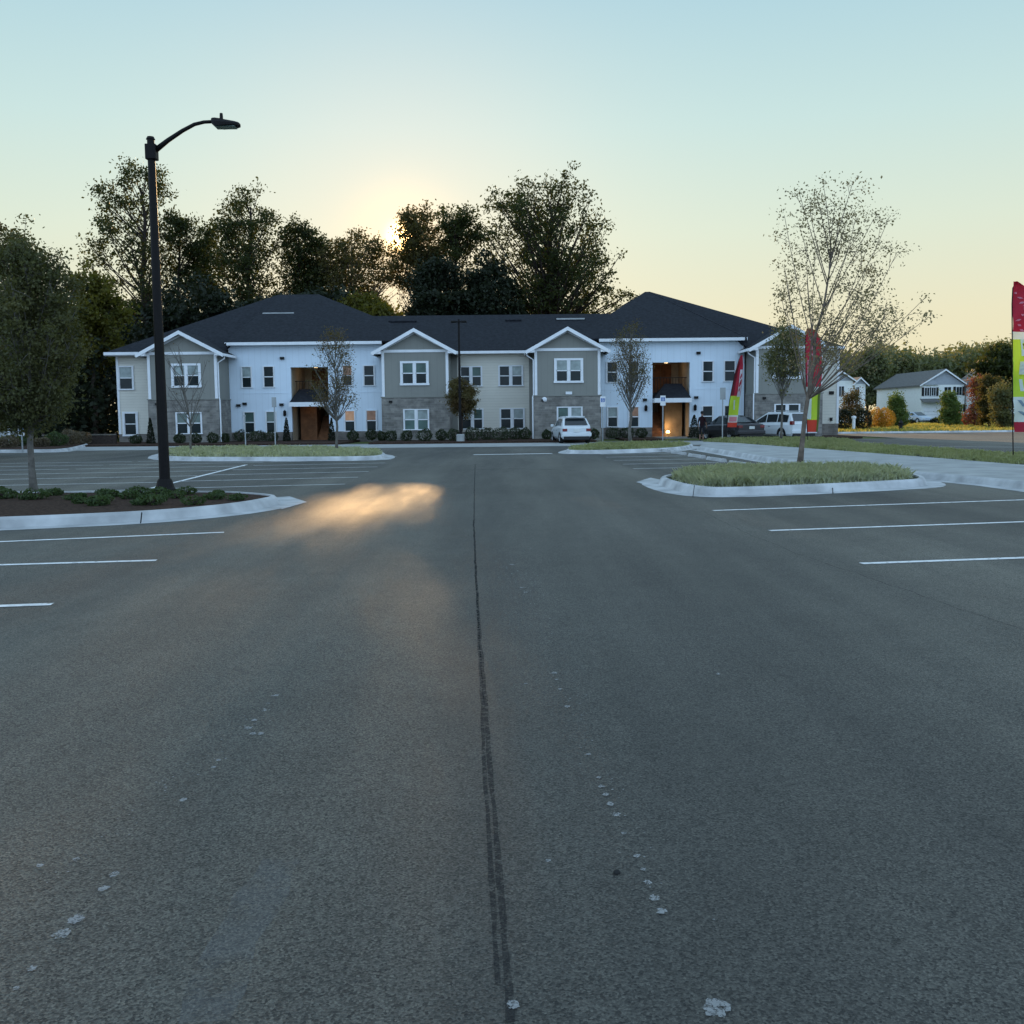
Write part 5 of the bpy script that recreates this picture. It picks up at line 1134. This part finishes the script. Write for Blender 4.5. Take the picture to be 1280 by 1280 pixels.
    screen(0, 1, 'rear_window', 0.12, 0.90); screen(len(roof)-1, len(roof)-2, 'windshield', 0.08, 0.92)
    # wheels
    for wx in wheels:
        for s in (-1, 1):
            yy = s*(hw-0.10); g = MB(); pr = [(wr*0.62, -0.10), (wr*0.95, -0.105), (wr, -0.07), (wr, 0.07), (wr*0.95, 0.105), (wr*0.62, 0.10)]
            g.lathe(pr, (0, 0, 0), 24); g.v = [(x_*0+z_+yy, y_+wx-L/2, x_+wr) for x_, y_, z_ in g.v]; wo = g.build('wheel', M['tyre'], t)
            g = MB(); g.lathe([(0, 0.085), (0.05, 0.085), (wr*0.3, 0.07), (wr*0.58, 0.075), (wr*0.64, 0.095)], (0, 0, 0), 20); g.v = [(s*z_+yy, y_+wx-L/2, x_+wr) for x_, y_, z_ in g.v]; g.build('rim', M['rim'], wo)
            g = MB(); n = 12
            arc = [(math.cos(math.pi*k/n), math.sin(math.pi*k/n)) for k in range(n+1)]
            xo = s*(hw+0.006)
            for k in range(n):
                r1, r2_ = wr*0.9, wr*1.17
                g.poly([(xo, arc[k][0]*r1+wx-L/2, arc[k][1]*r1+wr), (xo, arc[k+1][0]*r1+wx-L/2, arc[k+1][1]*r1+wr), (xo, arc[k+1][0]*r2_+wx-L/2, arc[k+1][1]*r2_+wr), (xo, arc[k][0]*r2_+wx-L/2, arc[k][1]*r2_+wr)])
            g.build('wheel_arch', M['trimblack'], t)
    zb0 = lerp_tab(belt, 0)
    g = MB(); g.box(-hw*0.84, hw*0.84, -L/2-0.03, -L/2+0.1, zlow-0.02, zlow+0.14); g.box(-hw*0.84, hw*0.84, L/2-0.1, L/2+0.03, zlow-0.02, zlow+0.14); g.box(-hw*0.8, hw*0.8, -L/2+0.1, L/2-0.1, zlow-0.06, zlow+0.02); g.build('lower_trim', M['trimblack'], t)
    g = MB(); g.box(-hw*0.97, hw*0.97, -L/2-0.055, -L/2+0.06, zlow+0.14, zlow+0.36); g.build('rear_bumper', mp, t, bevel=0.04)
    g = MB(); g.box(-0.16, 0.16, -L/2-0.065 if tails == 'low' else -L/2-0.02, -L/2+0.0, zb0*0.70, zb0*0.70+0.15); g.build('number_plate', M[plate_m], t)
    for s in (-1, 1):
        g = MB(); y0_, y1_ = sorted((s*hw*0.62, s*hw*0.92))
        if tails == 'low': g.box(y0_, y1_, -L/2-0.02, -L/2+0.18, zb0-0.24, zb0-0.08)
        else: g.box(*sorted((s*hw*0.76, s*hw*0.965)), -L/2-0.02, -L/2+0.2, zb0-0.12, zb0+0.10)
        g.build('tail_light', M['tail'], t, bevel=0.02)
        g = MB(); zf = lerp_tab(belt, L-0.2); g.box(*sorted((s*hw*0.55, s*hw*0.9)), L/2-0.16, L/2+0.012, zf-0.20, zf-0.06); g.build('headlight', M['headl'], t, bevel=0.02)
        g = MB(); xm_ = roof[-1][0]-0.45; g.box(*sorted((s*(hw+0.02), s*(hw+0.19))), xm_-L/2-0.05, xm_-L/2+0.06, lerp_tab(belt, xm_)-0.02, lerp_tab(belt, xm_)+0.13); g.build('mirror', mp, t, bevel=0.03)
        g = MB(); g.box(*sorted((s*(hw*0.99), s*(hw+0.008))), -0.35, -0.2, zb0*0.78, zb0*0.80+0.01); g.box(*sorted((s*(hw*0.99), s*(hw+0.008))), 0.55, 0.7, zb0*0.78, zb0*0.80+0.01); g.build('door_handle', M['trimblack'], t)
    if spoiler: g = MB(); g.box(-hw*0.62, hw*0.62, xr1-L/2-0.22, xr1-L/2+0.05, zmax-0.06, zmax-0.01); g.build('spoiler', mp, t, bevel=0.01)
    if rack:
        for s in (-1, 1): g = MB(); g.tube([(s*hw*0.62, xr1-L/2+0.2, zmax+0.0), (s*hw*0.62, xr1-L/2+0.3, zmax+0.06), (s*hw*0.62, xf1-L/2-0.3, zmax+0.06), (s*hw*0.62, xf1-L/2-0.2, zmax)], 0.016, 6); g.build('roof_rail', M['galv'], t)
    return t
p = G(719, 556.5)
car('parked_car', 'white hatchback parked nose-in before the third grey bay', (XA(713, 58.6, 550), 58.6, 0.006), R(7), 3.95, 1.70, [(0, 0.90), (0.3, 0.96), (2.7, 0.92), (3.3, 0.88), (3.95, 0.62)], [(0.10, 0.92), (0.62, 1.40), (1.2, 1.50), (2.1, 1.49), (3.0, 0.92)], M['car_white'], (0.72, 3.20), 0.30, side_splits=((0.75, 1.15), (1.2, 1.85), (1.9, 2.6)), spoiler=True)
car('parked_car', 'dark sedan parked at an angle beside the white minivan', (XA(914, 60, 545), 60, 0.006), R(17), 4.6, 1.80, [(0, 0.98), (0.9, 1.0), (3.3, 0.95), (4.1, 0.86), (4.6, 0.62)], [(0.55, 0.99), (1.35, 1.34), (2.0, 1.45), (2.6, 1.44), (3.6, 0.95)], M['car_black'], (0.95, 3.70), 0.32, side_splits=((1.35, 2.05), (2.12, 3.0)))
car('parked_van', 'white minivan parked right of the dark sedan', (XA(973, 61, 545), 61.0, 0.006), R(24), 4.6, 1.86, [(0, 1.0), (3.6, 0.98), (4.2, 0.88), (4.6, 0.66)], [(0.05, 1.01), (0.40, 1.55), (1.2, 1.64), (2.5, 1.62), (3.7, 0.99)], M['car_white'], (0.9, 3.65), 0.34, side_splits=((0.45, 1.35), (1.42, 2.35), (2.42, 3.3)), tails='high', cat='van', rack=True)
car('parked_car', 'pale blue car parked on the drive of the white gabled house', (XA(1145, 134), 134, 0.1), R(200), 4.5, 1.8, [(0, 0.98), (0.9, 1.0), (3.3, 0.95), (4.1, 0.86), (4.5, 0.62)], [(0.5, 0.99), (1.3, 1.34), (1.9, 1.45), (2.5, 1.44), (3.5, 0.95)], M['car_blue'], (0.95, 3.60), 0.32, side_splits=((1.3, 2.0), (2.1, 2.9)))

# ================================================================== PERSON
def person(loc, rz, label):
    """one skinned body, pelvis first"""
    V = [(0, 0, .93), (0, 0.01, 1.10), (0, 0.0, 1.32), (0, 0.0, 1.46), (0, -0.01, 1.53), (0, -0.02, 1.60), (0, -0.02, 1.70),
         (.10, 0, .88), (.12, -.04, .50), (.12, .06, .09), (.13, -.09, .045),
         (-.10, 0, .88), (-.11, .03, .50), (-.11, .12, .09), (-.12, -.03, .045),
         (.17, 0, 1.40), (.235, .02, 1.13), (.25, -.06, .88), (-.17, 0, 1.40), (-.24, .02, 1.13), (-.25, -.10, .90)]
    E = [(0, 1), (1, 2), (2, 3), (3, 4), (4, 5), (5, 6), (0, 7), (7, 8), (8, 9), (9, 10), (0, 11), (11, 12), (12, 13), (13, 14), (2, 15), (15, 16), (16, 17), (2, 18), (18, 19), (19, 20)]
    Rr = [.145, .135, .155, .075, .055, .075, .085, .09, .062, .042, .036, .09, .062, .042, .036, .062, .045, .030, .062, .045, .030]
    for h in (17, 20):
        hx, hy, hz_ = V[h]; V.append((hx, hy-.02, hz_-.055)); Rr.append(.028); E.append((h, len(V)-1)); pi = len(V)-1
        for k in range(4):
            V.append((hx+(-.5)*0.0+0.0, hy-.045+.022*k, hz_-.10)); Rr.append(.009); E.append((pi, len(V)-1))
            V.append((hx-0.01*math.copysign(1, hx), hy-.05+.022*k, hz_-.135-(.008 if k in (1, 2) else 0))); Rr.append(.008); E.append((len(V)-2, len(V)-1))
        V.append((hx-.02*math.copysign(1, hx), hy-.06, hz_-.07)); Rr.append(.010); E.append((h, len(V)-1))
    me = bpy.data.meshes.new('person'); me.from_pydata(V, E, [])
    o = bpy.data.objects.new('person', me); COL.objects.link(o)
    sk = o.modifiers.new('skin', 'SKIN'); sk.use_smooth_shade = True
    if not me.skin_vertices: me.skin_vertices.new() if hasattr(me.skin_vertices, 'new') else None
    return o, Rr
def person_build(loc, rz, label):
    o, Rr = person(loc, rz, label)
    me = o.data
    for i, r in enumerate(Rr):
        me.skin_vertices[0].data[i].radius = (r, r*0.82 if i < 4 else r); me.skin_vertices[0].data[i].use_root = (i == 0)
    o.modifiers.new('sub', 'SUBSURF').levels = 1; o.modifiers['sub'].render_levels = 1
    dg = bpy.context.evaluated_depsgraph_get(); nm = bpy.data.meshes.new_from_object(o.evaluated_get(dg))
    o.modifiers.clear(); o.data = nm; nm.name = 'person'
    nm.materials.clear()
    for k in ('cloth_maroon', 'cloth_dark', 'skin'): nm.materials.append(M[k])
    for p_ in nm.polygons:
        c = p_.center; hand = abs(c.x) > 0.19 and c.z < 1.12; headp = c.z > 1.49; leg = c.z < 0.95 and abs(c.x) < 0.2
        p_.material_index = 2 if (hand or headp) else (1 if leg and c.z > 0.10 else (1 if leg else 0))
        if leg and 0.10 < c.z < 0.42: p_.material_index = 2
    o.location = loc; o.rotation_euler = (0, 0, rz); tag(o, label, 'person')
    b = MB()
    b.lathe([(0.0, 0.10), (0.06, 0.085), (0.093, 0.03), (0.098, -0.04), (0.075, -0.07)], (0, 0.012, 1.715), 14); b.build('hair', M['dark'], o, smooth=True)
    b = MB(); b.prism([(-0.014, -0.10, 1.63), (0.014, -0.10, 1.63), (0, -0.098, 1.67)], (0, -0.022, 0)); b.build('nose', M['skin'], o)
    return o
M['cloth_maroon'] = mat('cloth_maroon', (0.022, 0.010, 0.012), 0.9, 0.1); M['cloth_dark'] = mat('cloth_dark', (0.018, 0.018, 0.022), 0.9, 0.1); M['skin'] = mat('skin', (0.20, 0.11, 0.075), 0.6, 0.3, noise_amt=0.05)
PB = person_build((XA(877.5, 58.5, 545), 58.5, 0.01), R(150), 'person in dark clothes standing left of the dark sedan')
PB.scale = (0.95, 0.95, 0.95)
